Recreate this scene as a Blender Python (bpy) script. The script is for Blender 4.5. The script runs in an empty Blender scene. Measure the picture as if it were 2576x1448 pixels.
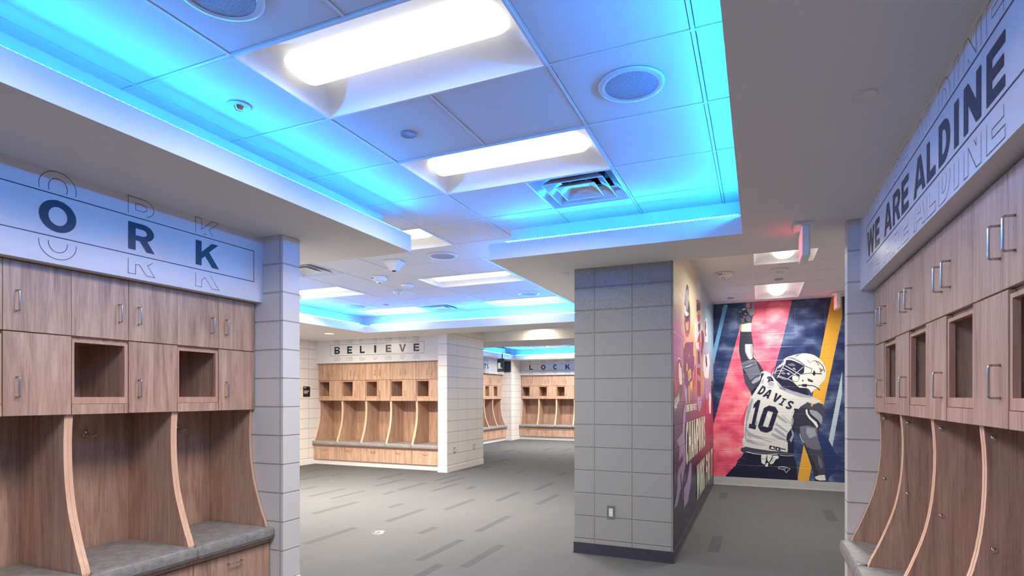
import bpy, bmesh, math, random
from mathutils import Vector, Matrix
from mathutils.geometry import tessellate_polygon
random.seed(7)
PI=math.pi
sc=bpy.context.scene
C=sc.collection
# ---------------------------------------------------------------- camera, world, exposure
cd=bpy.data.cameras.new('camera'); cam=bpy.data.objects.new('camera',cd); C.objects.link(cam)
cd.sensor_width=36; cd.lens=1432.0/2576*36; cd.shift_y=271/2576; cd.clip_start=.02; cd.clip_end=60
cam.location=(0,0,1.405); cam.rotation_euler=(PI/2,0,.408)
sc.camera=cam
w=bpy.data.worlds.new('world'); sc.world=w; w.use_nodes=True
w.node_tree.nodes['Background'].inputs[0].default_value=(.5,.55,.65,1); w.node_tree.nodes['Background'].inputs[1].default_value=.2
sc.view_settings.view_transform='Standard'; sc.view_settings.look='None'; sc.view_settings.gamma=1
sc.view_settings.use_curve_mapping=False; sc.view_settings.exposure=0.0
sc.cycles.use_denoising=True; sc.cycles.adaptive_threshold=.02; sc.cycles.max_bounces=10; sc.cycles.diffuse_bounces=7; sc.cycles.glossy_bounces=4
sc.cycles.sample_clamp_indirect=6; sc.cycles.caustics_reflective=False; sc.cycles.caustics_refractive=False
LAMP=3.0; LED=250.0; AREAW=31
# ---------------------------------------------------------------- materials
def lin(c):
    r=[]
    for v in c[:3]:
        v/=255; r.append(v/12.92 if v<=.04045 else ((v+.055)/1.055)**2.4)
    return (r[0],r[1],r[2],1)
MATS={}
def base(name,col,rough=.6,metal=0,spec=.5):
    m=bpy.data.materials.new(name); m.use_nodes=True; b=m.node_tree.nodes['Principled BSDF']
    b.inputs['Base Color'].default_value=lin(col); b.inputs['Roughness'].default_value=rough
    b.inputs['Metallic'].default_value=metal; b.inputs['Specular IOR Level'].default_value=spec
    MATS[name]=m; return m
class NT:
    def __init__(s,m): s.t=m.node_tree; s.b=s.t.nodes['Principled BSDF']
    def n(s,k,**kw):
        d=s.t.nodes.new(k)
        for a,b in kw.items(): setattr(d,a,b)
        return d
    def l(s,a,b): s.t.links.new(a,b)
    def math(s,op,a,b=None,c=None):
        d=s.n('ShaderNodeMath',operation=op)
        for i,v in enumerate((a,b,c)):
            if v is None: continue
            if hasattr(v,'links'): s.l(v,d.inputs[i])
            else: d.inputs[i].default_value=v
        return d.outputs[0]
    def mix(s,f,a,b,mode='MIX'):
        d=s.n('ShaderNodeMix',data_type='RGBA',blend_type=mode)
        for i,v in ((0,f),(6,a),(7,b)):
            if hasattr(v,'links'): s.l(v,d.inputs[i])
            else: d.inputs[i].default_value=v
        return d.outputs[2]
    def noise(s,vec,scale,detail=4,rough=.5,dist=0):
        d=s.n('ShaderNodeTexNoise'); d.inputs['Scale'].default_value=scale; d.inputs['Detail'].default_value=detail
        d.inputs['Roughness'].default_value=rough; d.inputs['Distortion'].default_value=dist
        if vec: s.l(vec,d.inputs['Vector'])
        return d.outputs[0]
    def ramp(s,f,*st):
        d=s.n('ShaderNodeValToRGB'); e=d.color_ramp.elements
        e[0].position=st[0][0]; e[0].color=st[0][1]; e[1].position=st[-1][0]; e[1].color=st[-1][1]
        for p,c in st[1:-1]:
            x=e.new(p); x.color=c
        s.l(f,d.inputs[0]); return d.outputs[0]
    def maps(s,vec,sc_):
        d=s.n('ShaderNodeMapping'); d.inputs['Scale'].default_value=sc_; s.l(vec,d.inputs['Vector']); return d.outputs[0]
    def bump(s,h,strength,dist=.01,prev=None):
        d=s.n('ShaderNodeBump'); d.inputs['Strength'].default_value=strength; d.inputs['Distance'].default_value=dist
        s.l(h,d.inputs['Height'])
        if prev: s.l(prev,d.inputs['Normal'])
        s.l(d.outputs[0],s.b.inputs['Normal']); return d.outputs[0]
def pos(t): return t.n('ShaderNodeNewGeometry').outputs['Position']
def G(v): return (v,v,v,1)
def wood(name,dark,mid,light,rough=.42):
    m=base(name,mid,rough); t=NT(m)
    tc=t.n('ShaderNodeTexCoord').outputs['Object']; oi=t.n('ShaderNodeObjectInfo').outputs['Random']
    off=t.n('ShaderNodeVectorMath',operation='ADD'); t.l(tc,off.inputs[0])
    cmb=t.n('ShaderNodeCombineXYZ'); t.l(t.math('MULTIPLY',oi,37.0),cmb.inputs[0]); t.l(t.math('MULTIPLY',oi,11.0),cmb.inputs[1]); t.l(t.math('MULTIPLY',oi,23.0),cmb.inputs[2])
    t.l(cmb.outputs[0],off.inputs[1]); v=off.outputs[0]
    n1=t.noise(t.maps(v,(9,9,.7)),1.6,6,.62,1.3)
    n2=t.noise(t.maps(v,(60,60,2.4)),2.2,5,.7,.3)
    n3=t.noise(t.maps(v,(260,260,9)),1.5,2,.5)
    f=t.math('ADD',t.math('MULTIPLY',n1,.55),t.math('ADD',t.math('MULTIPLY',n2,.36),t.math('MULTIPLY',n3,.12)))
    col=t.ramp(f,(.36,lin(dark)),(.5,lin(mid)),(.66,lin(light)))
    t.l(col,t.b.inputs['Base Color']); t.bump(f,.12,.002)
    return m
WOOD=wood('walnut_laminate',(138,104,86),(182,147,123),(210,176,150))
EDGE=wood('oak_edge_band',(214,168,136),(226,182,150),(236,196,166),.5)
def block(name,col,rough,ou,oz,bw,speck=0,joint=.78,spec=.5):
    m=base(name,col,rough,spec=spec); t=NT(m)
    g=t.n('ShaderNodeNewGeometry'); sp=t.n('ShaderNodeSeparateXYZ'); t.l(g.outputs['Position'],sp.inputs[0])
    sn=t.n('ShaderNodeSeparateXYZ'); t.l(g.outputs['True Normal'],sn.inputs[0])
    fx=t.math('GREATER_THAN',t.math('ABSOLUTE',sn.outputs[0]),.5)
    u=t.math('ADD',t.math('MULTIPLY',sp.outputs[1],fx),t.math('MULTIPLY',sp.outputs[0],t.math('SUBTRACT',1.0,fx)))
    def groove(c,o,w_,hw):
        a=t.math('FRACT',t.math('DIVIDE',t.math('SUBTRACT',c,o-50*w_),w_))
        d=t.math('MULTIPLY',t.math('MINIMUM',a,t.math('SUBTRACT',1.0,a)),w_)
        mr=t.n('ShaderNodeMapRange',interpolation_type='SMOOTHSTEP'); t.l(d,mr.inputs[0]); mr.inputs[1].default_value=hw*.45; mr.inputs[2].default_value=hw; return mr.outputs[0]
    h=t.math('MINIMUM',groove(sp.outputs[2],oz,.2032,.0065),groove(u,ou,bw,.005))
    nz=t.noise(g.outputs['Position'],28,3,.6); nf=t.noise(g.outputs['Position'],160,3,.6)
    c=t.mix(h,lin([v*joint for v in col]),lin(col))
    c=t.mix(t.math('MULTIPLY',nz,.16),c,lin([v*.86 for v in col]))
    if speck:
        hi=t.n('ShaderNodeMapRange'); t.l(sp.outputs[2],hi.inputs[0]); hi.inputs[1].default_value=1.8; hi.inputs[2].default_value=2.2
        s_=t.ramp(t.noise(g.outputs['Position'],130,2,.6),(.58,G(0)),(.66,G(1)))
        c=t.mix(t.math('MULTIPLY',t.math('MULTIPLY',s_,hi.outputs[0]),.5),c,lin((58,58,62)))
    t.l(c,t.b.inputs['Base Color'])
    b1=t.bump(h,.9,.006); t.bump(t.math('ADD',t.math('MULTIPLY',nz,.5),t.math('MULTIPLY',nf,.5)),.35,.004,b1)
    return m
BLK=block('painted_block_white',(217,215,217),.5,-3.9,.105,.8,joint=.84)
BLKP=block('painted_block_cream',(226,221,214),.5,9.471,.125,.4064,joint=.84)
BLKG=block('painted_block_grey',(156,156,152),.62,-1.329,.132,.333,speck=1,joint=.9)
def plaster(name,col,rough=.75,spec=.3):
    m=base(name,col,rough,spec=spec); t=NT(m); n=t.noise(pos(t),220,3,.6); t.bump(n,.12,.002)
    n2=t.noise(pos(t),1.3,3,.5); t.l(t.mix(t.math('MULTIPLY',n2,.1),lin(col),lin([v*.93 for v in col])),t.b.inputs['Base Color']); return m
SOF=plaster('soffit_paint',(231,231,232)); SIGN=plaster('sign_panel_paint',(212,213,218),.3,.5)
TILE=plaster('ceiling_tile',(222,222,226),.85,.2); TBAR=base('tbar_white',(222,222,226),.45)
def carpet():
    m=base('carpet_grey',(122,122,124),.95,spec=.1); t=NT(m); sp=t.n('ShaderNodeSeparateXYZ'); t.l(pos(t),sp.inputs[0])
    x,y=sp.outputs[0],sp.outputs[1]
    rib=t.math('SINE',t.math('MULTIPLY',x,2*PI/.0165)); rib2=t.math('SINE',t.math('MULTIPLY',y,2*PI/.0125))
    tx=t.math('FLOOR',t.math('DIVIDE',x,.25)); ty=t.math('FLOOR',t.math('DIVIDE',t.math('SUBTRACT',y,4.915),.99))
    cb=t.n('ShaderNodeCombineXYZ'); t.l(tx,cb.inputs[0]); t.l(ty,cb.inputs[1]); wn=t.n('ShaderNodeTexWhiteNoise'); t.l(cb.outputs[0],wn.inputs[0])
    r=wn.outputs['Value']
    amp=t.math('MULTIPLY',r,.055)
    v=t.math('ADD',t.math('MULTIPLY',rib,amp),t.math('MULTIPLY',rib2,.03))
    n=t.noise(pos(t),420,2,.6); v=t.math('ADD',v,t.math('MULTIPLY',t.math('SUBTRACT',n,.5),.25))
    v=t.math('ADD',v,t.math('MULTIPLY',t.math('SUBTRACT',r,.5),.05))
    fy=t.math('FRACT',t.math('DIVIDE',t.math('SUBTRACT',y,4.915-99),.99)); seam=t.math('LESS_THAN',t.math('MINIMUM',fy,t.math('SUBTRACT',1.0,fy)),.005)
    v=t.math('ADD',v,t.math('MULTIPLY',seam,.10))
    hs=t.n('ShaderNodeHueSaturation'); t.l(t.math('ADD',v,1.0),hs.inputs['Value']); hs.inputs['Color'].default_value=lin((87,87,87)); t.l(hs.outputs[0],t.b.inputs['Base Color'])
    t.bump(t.math('ADD',rib,n),.3,.003)
    m2=base('carpet_dash',(75,75,77),.95,spec=.1); t=NT(m2); n=t.noise(pos(t),420,2,.6)
    t.l(t.mix(n,lin((70,70,72)),lin((80,80,82))),t.b.inputs['Base Color']); t.bump(n,.3,.003)
    return m,m2
CARP,DASH=carpet()
def vinyl():
    m=base('cushion_vinyl',(134,130,128),.42,spec=.5); t=NT(m); tc=t.n('ShaderNodeTexCoord').outputs['Object']
    n=t.noise(tc,20,6,.7,.5); n2=t.noise(tc,140,3,.6)
    t.l(t.ramp(n,(.3,lin((112,110,109))),(.5,lin((138,135,133))),(.7,lin((160,156,153)))),t.b.inputs['Base Color']); t.bump(t.math('ADD',n,t.math('MULTIPLY',n2,.4)),.25,.003); return m
VIN=vinyl()
METAL=base('brushed_steel',(196,196,200),.25,1); CHROME=base('chrome',(220,220,224),.12,1); VENT=base('enamel_white',(214,216,222),.22,spec=.6)
WHITE=base('white_plastic',(232,232,234),.35); NAVY=base('navy_vinyl',(22,34,62),.35); BLACK=base('black_plastic',(18,18,22),.3); DARK=base('duct_dark',(40,40,42),.7)
REFL=base('fixture_reflector',(246,246,246),.55); GRIL=base('speaker_grille',(150,156,172),.6); BASEW=base('cove_base_white',(224,218,212),.5); BASEG=base('cove_base_light',(178,178,180),.5); BASED=base('cove_base_dark',(62,60,70),.4)
PIPE=base('piping_dark',(92,90,92),.5); RED=base('red_ink',(190,30,30),.5); GLASSY=base('dark_glass',(24,34,60),.08); YEL=base('screen_yellow_green',(190,200,110),.4)
t=NT(GRIL); vr=t.n('ShaderNodeTexVoronoi'); vr.inputs['Scale'].default_value=260; t.l(pos(t),vr.inputs['Vector']); t.l(t.ramp(vr.outputs['Distance'],(.25,lin((96,100,112))),(.4,lin((168,172,186)))),t.b.inputs['Base Color'])
def emis(name,col,strg):
    m=base(name,(240,240,240),.5); b=m.node_tree.nodes['Principled BSDF']; b.inputs['Emission Color'].default_value=col; b.inputs['Emission Strength'].default_value=strg; return m
LENS=emis('lens_lit',(1,.96,.90,1),LAMP); LENSW=emis('lens_warm',(1,.84,.6,1),LAMP*1.2)
EXITF=emis('exit_face_red',(1,.015,.02,1),2.6); EXITW=emis('exit_face_white',(1,.25,.27,1),.35); SCRN=emis('screen_lit',(.62,.68,.22,1),.55)
LEDM=emis('led_tape',(.0035,.28,1.0,1),LED); LEDM2=emis('led_tape_bright',(.0035,.28,1.0,1),LED)
for LM,LK in ((LEDM,1.0),(LEDM2,1.5)):
  t=NT(LM)
  sp=t.n('ShaderNodeSeparateXYZ'); t.l(pos(t),sp.inputs[0])
  s_=t.math('SINE',t.math('MULTIPLY',t.math('ADD',sp.outputs[0],sp.outputs[1]),2*PI/.0278)); s_=t.math('POWER',t.math('MULTIPLY',t.math('ADD',s_,1.0),.5),3.0)
  t.l(t.math('MULTIPLY',t.math('ADD',t.math('MULTIPLY',s_,2.3),.28),LED*LK),t.b.inputs['Emission Strength'])
# ---------------------------------------------------------------- mesh helpers
class MB:
    def __init__(s): s.v=[]; s.f=[]; s.m=[]; s.sm=[]
    def add(s,vs,fs,mi=0,smooth=False):
        o=len(s.v); s.v+= [tuple(v) for v in vs]
        for f in fs: s.f.append([i+o for i in f]); s.m.append(mi); s.sm.append(smooth)
        return s
    def box(s,x0,x1,y0,y1,z0,z1,mi=0):
        if x0>x1:x0,x1=x1,x0
        if y0>y1:y0,y1=y1,y0
        if z0>z1:z0,z1=z1,z0
        return s.add([(x0,y0,z0),(x1,y0,z0),(x1,y1,z0),(x0,y1,z0),(x0,y0,z1),(x1,y0,z1),(x1,y1,z1),(x0,y1,z1)],
         [(0,3,2,1),(4,5,6,7),(0,1,5,4),(1,2,6,5),(2,3,7,6),(3,0,4,7)],mi)
    def quad(s,a,b,c,d,mi=0): return s.add([a,b,c,d],[(0,1,2,3)],mi)
    def tube(s,pts,r,n=10,mi=0,caps=True):
        pts=[Vector(p) for p in pts]; rings=[]
        prev=None
        for i,p in enumerate(pts):
            d=(pts[min(i+1,len(pts)-1)]-pts[max(i-1,0)]).normalized()
            if prev is None:
                a=Vector((0,0,1)) if abs(d.z)<.9 else Vector((1,0,0)); u=d.cross(a).normalized()
            else: u=(prev-d*prev.dot(d)).normalized()
            prev=u; v=d.cross(u)
            rings.append([p+(u*math.cos(2*PI*k/n)+v*math.sin(2*PI*k/n))*r for k in range(n)])
        vs=[q for rr in rings for q in rr]; fs=[]
        for i in range(len(pts)-1):
            for k in range(n): fs.append((i*n+k,i*n+(k+1)%n,(i+1)*n+(k+1)%n,(i+1)*n+k))
        s.add(vs,fs,mi,True)
        if caps: s.add(rings[0],[tuple(range(n))[::-1]],mi); s.add(rings[-1],[tuple(range(n))],mi)
        return s
    def lathe(s,prof,cx=0,cy=0,cz=0,n=32,mi=0,axis='z',smooth=True):
        vs=[];fs=[]
        for r,h in prof:
            for k in range(n):
                a=2*PI*k/n; p=(r*math.cos(a),r*math.sin(a),h)
                if axis=='x': p=(p[2],p[0],p[1])
                if axis=='y': p=(p[0],p[2],p[1])
                vs.append((p[0]+cx,p[1]+cy,p[2]+cz))
        for i in range(len(prof)-1):
            for k in range(n): fs.append((i*n+k,i*n+(k+1)%n,(i+1)*n+(k+1)%n,(i+1)*n+k))
        return s.add(vs,fs,mi,smooth)
    def prism(s,poly,fn,d0,d1,mi=0,side=None):
        """poly 2D list, fn(u,v,d)->xyz"""
        n=len(poly); vs=[fn(u,v,d0) for u,v in poly]+[fn(u,v,d1) for u,v in poly]
        s.add(vs,[tuple(range(n))[::-1],tuple(range(n,2*n))],mi)
        s.add(vs,[(i,(i+1)%n,n+(i+1)%n,n+i) for i in range(n)],mi if side is None else side); return s
    def build(s,name,mats,parent=None,bevel=0,segs=2):
        if not isinstance(mats,(list,tuple)): mats=[mats]
        me=bpy.data.meshes.new(name); me.from_pydata(s.v,[],s.f)
        for m in mats: me.materials.append(m)
        for i,p in enumerate(me.polygons): p.material_index=s.m[i]; p.use_smooth=s.sm[i]
        bm=bmesh.new(); bm.from_mesh(me)
        bmesh.ops.remove_doubles(bm,verts=bm.verts,dist=1e-5)
        bmesh.ops.recalc_face_normals(bm,faces=bm.faces)
        if bevel: bmesh.ops.bevel(bm,geom=list(bm.edges),offset=bevel,segments=segs,affect='EDGES',clamp_overlap=True)
        bm.to_mesh(me); bm.free()
        o=bpy.data.objects.new(name,me); C.objects.link(o)
        if parent: o.parent=parent
        return o
def tag(o,label=None,cat=None,group=None,kind=None):
    if label: o['label']=label
    if cat: o['category']=cat
    if group: o['group']=group
    if kind: o['kind']=kind
    return o
def thing(name,label,cat,loc=(0,0,0),rz=0,group=None):
    o=bpy.data.objects.new(name,None); o.empty_display_size=.05; C.objects.link(o); o.location=loc; o.rotation_euler=(0,0,rz)
    return tag(o,label,cat,group)
def struct(name,mb,mats,**k): return tag(mb.build(name,mats,**k),kind='structure')
def dup(root,loc,rz,label,group=None):
    def cp(o,par):
        c=o.copy(); C.objects.link(c); c.parent=par
        for ch in kids[o]: cp(ch,c)
        return c
    kids={o:[] for o in C.objects}
    for o in C.objects:
        if o.parent: kids[o.parent].append(o)
    r=cp(root,None); r.location=loc; r.rotation_euler=(0,0,rz); r['label']=label
    if group: r['group']=group
    return r
# ---------------------------------------------------------------- lettering outlines (own polygons)
def arc(cx,cy,rx,ry,a0,a1,n=14): return [(cx+rx*math.cos(math.radians(a0+(a1-a0)*k/n)),cy+ry*math.sin(math.radians(a0+(a1-a0)*k/n))) for k in range(n+1)]
def thick(path,t):
    L=[];R=[]
    for i,p in enumerate(path):
        a=path[max(i-1,0)]; b=path[min(i+1,len(path)-1)]; dx,dy=b[0]-a[0],b[1]-a[1]; l=math.hypot(dx,dy) or 1
        nx,ny=-dy/l*t/2,dx/l*t/2; L.append((p[0]+nx,p[1]+ny)); R.append((p[0]-nx,p[1]-ny))
    return L+R[::-1]
GW={'I':.3,'W':1.35,'M':1.15,'O':1.05,"'":.25,'.':.25,'1':.5,'C':.95,'K':1.05,'N':.95,'A':1.05,'V':1.05,'D':.92,'R':.96,'B':.92,'G':1.0}
def glyph_w(ch): return GW.get(ch,.82)
def glyph(ch,w=None,t=.27):
    if w is None: w=glyph_w(ch)
    h=t*.82; W=w
    if ch=='I': return [[(0,0),(W,0),(W,1),(0,1)]]
    if ch=='L': return [[(0,0),(W,0),(W,h),(t,h),(t,1),(0,1)]]
    if ch=='E': return [[(0,0),(W,0),(W,h),(t,h),(t,.5-h/2),(W*.93,.5-h/2),(W*.93,.5+h/2),(t,.5+h/2),(t,1-h),(W,1-h),(W,1),(0,1)]]
    if ch=='F': return [[(0,0),(t,0),(t,.5-h/2),(W*.9,.5-h/2),(W*.9,.5+h/2),(t,.5+h/2),(t,1-h),(W,1-h),(W,1),(0,1)]]
    if ch=='T': return [[(W/2-t/2,0),(W/2+t/2,0),(W/2+t/2,1-h),(W,1-h),(W,1),(0,1),(0,1-h),(W/2-t/2,1-h)]]
    if ch=='H': return [[(0,0),(t,0),(t,.5-h/2),(W-t,.5-h/2),(W-t,0),(W,0),(W,1),(W-t,1),(W-t,.5+h/2),(t,.5+h/2),(t,1),(0,1)]]
    if ch=='N': return [[(0,0),(t,0),(t,.56),(W-t,0),(W,0),(W,1),(W-t,1),(W-t,.44),(t,1),(0,1)]]
    if ch=='M': return [[(0,0),(t*.85,0),(t*.85,.6),(W/2-.06,0),(W/2+.06,0),(W-t*.85,.6),(W-t*.85,0),(W,0),(W,1),(W-t*1.05,1),(W/2,.38),(t*1.05,1),(0,1)]]
    if ch=='V': return [[(W/2-t*.55,0),(W/2+t*.55,0),(W,1),(W-t*1.1,1),(W/2,.3),(t*1.1,1),(0,1)]]
    if ch=='W': q=W/4; return [[(q-t*.42,0),(q+t*.42,0),(2*q,.62),(3*q-t*.42,0),(3*q+t*.42,0),(W,1),(W-t,1),(3*q,.34),(2*q+t*.4,1),(2*q-t*.4,1),(q,.34),(t,1),(0,1)]]
    if ch=='A': return [[(0,0),(t*1.05,0),(t*1.05+.05*W,.19),(W-t*1.05-.05*W,.19),(W-t*1.05,0),(W,0),(W/2+t*.6,1),(W/2-t*.6,1)],[(W/2,.76),(W/2-.13*W,.38),(W/2+.13*W,.38)]]
    if ch=='K': return [[(0,0),(t,0),(t,.28),(t+.14*W,.42),(W-t*1.25,0),(W,0),(W*.56,.62),(W*.97,1),(W-t*1.3,1),(t,.56),(t,1),(0,1)]]
    if ch=='O': return [arc(W/2,.5,W/2,.52,0,360,36)[:-1],arc(W/2,.5,W/2-t,.52-h,0,360,36)[:-1]]
    if ch=='D': return [[(0,0)]+arc(W*.42,.5,W*.58,.5,-90,90,18)+[(0,1)],[(t,h)]+arc(W*.42,.5,W*.58-t,.5-h,-90,90,18)+[(t,1-h)]]
    if ch=='B': return [[(0,0)]+arc(W*.6,.27,W*.4,.27,-90,78,12)+arc(W*.56,.755,W*.39,.245,-70,90,12)+[(0,1)],[(t,h)]+arc(W*.56,.29,W*.17,.29-h,-90,90,8)+[(t,.29*2-h)][:0]+[(t,.58-h)],[(t,.6)]+arc(W*.54,.715,W*.15,.115,-90,90,8)+[(t,.83)]]
    if ch=='R': return [[(0,0),(t,0),(t,.36),(W*.42,.36),(W-t*1.15,0),(W,0),(W*.72,.4)]+arc(W*.55,.69,W*.42,.31,-50,90,12)+[(0,1)],[(t,.55)]+arc(W*.52,.675,W*.18,.125,-90,90,8)+[(t,.8)]]
    if ch=='P': return [[(0,0),(t,0),(t,.36)]+arc(W*.55,.68,W*.45,.32,-90,90,12)+[(0,1)],[(t,.56)]+arc(W*.5,.68,W*.2,.12,-90,90,8)+[(t,.8)]]
    if ch=='C': return [thick(arc(W/2+.02,.5,W/2-t/2+.0,.52-h/2,-48,-312,26),t*.94)]
    if ch=='G': return [thick(arc(W/2,.5,W/2-t/2,.52-h/2,50,320,24)+[(W-t*.45,.42),(W*.56,.42)],t*.88)]
    if ch=='S': return [thick(arc(W*.5,.735,W/2-t*.45,.265-h*.45,30,270,12)[:-1]+arc(W*.5,.265,W/2-t*.45,.265-h*.45,90,-150,12),h)]
    if ch=="'": return [[(W*.2,.66),(W*.8,.66),(W,1),(0,1)]]
    if ch=='.': return [[(0,0),(W,0),(W,.22),(0,.22)]]
    if ch=='1': return [[(0,0),(W,0),(W,.14),(W*.78,.14),(W*.78,1),(W*.42,1),(W*.02,.82),(W*.02,.68),(W*.3,.74),(W*.3,.14),(0,.14)]]
    if ch=='0': c=.28*W; return [[(c,0),(W-c,0),(W,.14),(W,.86),(W-c,1),(c,1),(0,.86),(0,.14)],[(t*1.05,.2),(W-t*1.05,.2),(W-t*1.05,.8),(t*1.05,.8)]]
    return [[(0,0),(W,0),(W,1),(0,1)]]
def fill(b,loops,fn,mi=0):
    tris=tessellate_polygon([[Vector((p[0],p[1],0)) for p in lp] for lp in loops]); flat=[p for lp in loops for p in lp]
    b.add([fn(*p) for p in flat],[tuple(t_) for t_ in tris if len(set(t_))==3],mi)
def outline(b,loops,fn,lo,hi,lw,mi=0):
    """thin strips along the contours, kept where lo<v<hi (v in glyph units); lw=(du,dv)"""
    for lp in loops:
        n=len(lp)
        for i in range(n):
            p,q=lp[i],lp[(i+1)%n]
            a,c=(p,q) if p[1]<=q[1] else (q,p)
            if c[1]<lo or a[1]>hi: continue
            if c[1]>a[1]+1e-9:
                f=lambda v:(a[0]+(c[0]-a[0])*(v-a[1])/(c[1]-a[1]),v)
                a2=f(lo) if a[1]<lo else a; c2=f(hi) if c[1]>hi else c
            else: a2,c2=a,c
            dx,dy=(c2[0]-a2[0])/lw[0],(c2[1]-a2[1])/lw[1]; l=math.hypot(dx,dy)
            if l<1e-6: continue
            ex,ey=dx/l*lw[0]/2,dy/l*lw[1]/2; nx,ny=-dy/l*lw[0]/2,dx/l*lw[1]/2
            b.add([fn(a2[0]-ex-nx,a2[1]-ey-ny),fn(c2[0]+ex-nx,c2[1]+ey-ny),fn(c2[0]+ex+nx,c2[1]+ey+ny),fn(a2[0]-ex+nx,a2[1]-ey+ny)],[(0,1,2,3)],mi)

ZS,ZL,ZC=2.54,2.672,2.855   # soffit underside, cove lip, ceiling
# ---------------------------------------------------------------- floor
F=MB(); F.box(-9.2,2.2,-3.2,17.9,-.1,0)
dashes=[(-2.7,-2.62,4.14,4.91),(-2.71,-2.632,5.265,6.11),(-3.21,-3.13,4.96,5.27),(-4.91,-4.83,5.285,6.11),(-3.85,-3.77,5.28,6.05),(-3.99,-3.9,4.17,4.91),(-4.45,-4.37,7.23,8.01),
(-2.47,-2.39,3.77,4.12),(-2.26,-2.18,4.13,4.89),(-5.79,-5.71,6.17,6.93),(-5.39,-5.31,6.16,6.89),(-5.51,-5.43,7.26,8.06),(-4.95,-4.87,6.72,6.98),(-4.3,-4.22,5.95,6.25),(-.42,-.32,5.42,6.05),(.72,.83,7.3,7.95),(-.5,-.4,8.3,8.8),(.95,1.05,5.2,6.1)]
for i in range(70):
    x=random.uniform(-8,-1.6); y=random.choice([5.91,6.9,7.89,8.88,9.87,10.86,11.85,12.84,13.83,14.82,15.81]); L=random.choice([.3,.78,.78]); 
    y0=y+random.choice([0,.99-L]); q=(x,x+.08,y0,y0+L)
    if all(not(q[0]<d[1]+.06 and q[1]>d[0]-.06 and q[2]<d[3]+.05 and q[3]>d[2]-.05) for d in dashes): dashes.append(q)
for a,b,c,d in dashes: F.quad((a,c,.0006),(b,c,.0006),(b,d,.0006),(a,d,.0006),1)
struct('floor',F,[CARP,DASH])
# ---------------------------------------------------------------- walls
struct('wall_left',MB().box(-3.95,-3.80,-3,3.04,0,2.9),BLK)
struct('wall_left_pillar',MB().box(-8.46,-3.072,3.04,3.2,0,2.9),BLK)
struct('wall_right',MB().box(1.14,1.3,-3,4.24,0,2.9),BLK)
struct('wall_right_pillar',MB().box(.53,1.9,4.24,4.36,0,2.9),BLK)
struct('wall_back',MB().box(-3.95,1.3,-3.15,-3,0,2.9),BLK)
struct('wall_outer_left',MB().box(-8.6,-8.46,3.04,10.58,0,2.9),BLKP)
struct('wall_hall_right',MB().box(1.77,1.9,4.36,9.75,0,2.9),BLK)
struct('wall_mural_end',MB().box(-.655,1.9,9.6,9.75,0,2.9),base('mural_wall_paint',(60,66,90),.5))
struct('wall_column',MB().box(-1.515,-.655,4.92,9.75,0,2.9),BLKG)
struct('wall_middle',MB().box(-8.46,-5.41,9.80,10.58,0,2.9).box(-5.41,-5.22,9.08,10.58,0,2.9),BLKP)
struct('wall_far',MB().box(-7.95,-1.2,17.7,17.8,0,2.9),BLKP)
struct('wall_far_left',MB().box(-8.05,-7.915,10.58,17.8,0,2.9).box(-7.92,-7.13,16.46,17.72,0,2.9),BLKP)
struct('wall_far_right',MB().box(-1.35,-1.2,9.75,17.8,0,2.9),BLKP)
# bulkheads that carry the lettering (sign panels above the lockers)
struct('wall_left_bulkhead',MB().box(-3.81,-3.262,-3,3.04,2.072,2.56),SIGN)
struct('wall_right_bulkhead',MB().box(.602,1.15,-3,4.24,2.078,2.56),SIGN)
struct('wall_middle_bulkhead',MB().box(-8.46,-5.41,9.27,9.81,2.072,2.56),SIGN)
struct('wall_far_bulkhead',MB().box(-7.13,-1.35,17.17,17.71,2.072,2.56),SIGN)
struct('wall_far_left_bulkhead',MB().box(-7.92,-7.39,12.0,16.46,2.072,2.56),SIGN)
# baseboards
def bb(name,m,*boxes):
    b=MB()
    for q in boxes:
        b.box(*q)
    struct(name,b,m)
bb('baseboard_column',BASED,(-1.521,-.648,4.912,4.92,0,.096),(-.655,-.648,4.92,9.6,0,.096),(-1.524,-.645,4.906,4.92,0,.012),(-.655,-.643,4.92,9.6,0,.012))
bb('baseboard_hall',BASEG,(-.648,1.77,9.59,9.6,0,.13),(-.648,1.77,9.58,9.6,0,.012),(1.76,1.77,4.36,9.6,0,.13))
bb('baseboard_middle',BASEW,(-5.415,-5.21,9.07,9.08,0,.1),(-5.22,-5.21,9.08,10.58,0,.1),(-8.46,-8.45,3.2,9.3,0,.1),(-8.46,-5.41,9.235,9.3,0,.098))
bb('baseboard_far',BASEW,(-7.13,-4.2,17.135,17.2,0,.098),(-7.42,-7.355,12.0,16.46,0,.098),(-7.42,-7.12,16.45,16.46,0,.1),(-7.13,-7.12,16.46,17.17,0,.1))
bb('baseboard_left',BASEW,(-3.3,-3.225,1.24,3.04,0,.098),(-3.335,-3.062,3.03,3.04,0,.1),(-3.072,-3.062,3.04,3.2,0,.1))
bb('baseboard_right',BASEW,(.565,.63,1.82,4.22,0,.098),(.52,.6,4.23,4.24,0,.1),(.52,.53,4.24,4.36,0,.1))
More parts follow.
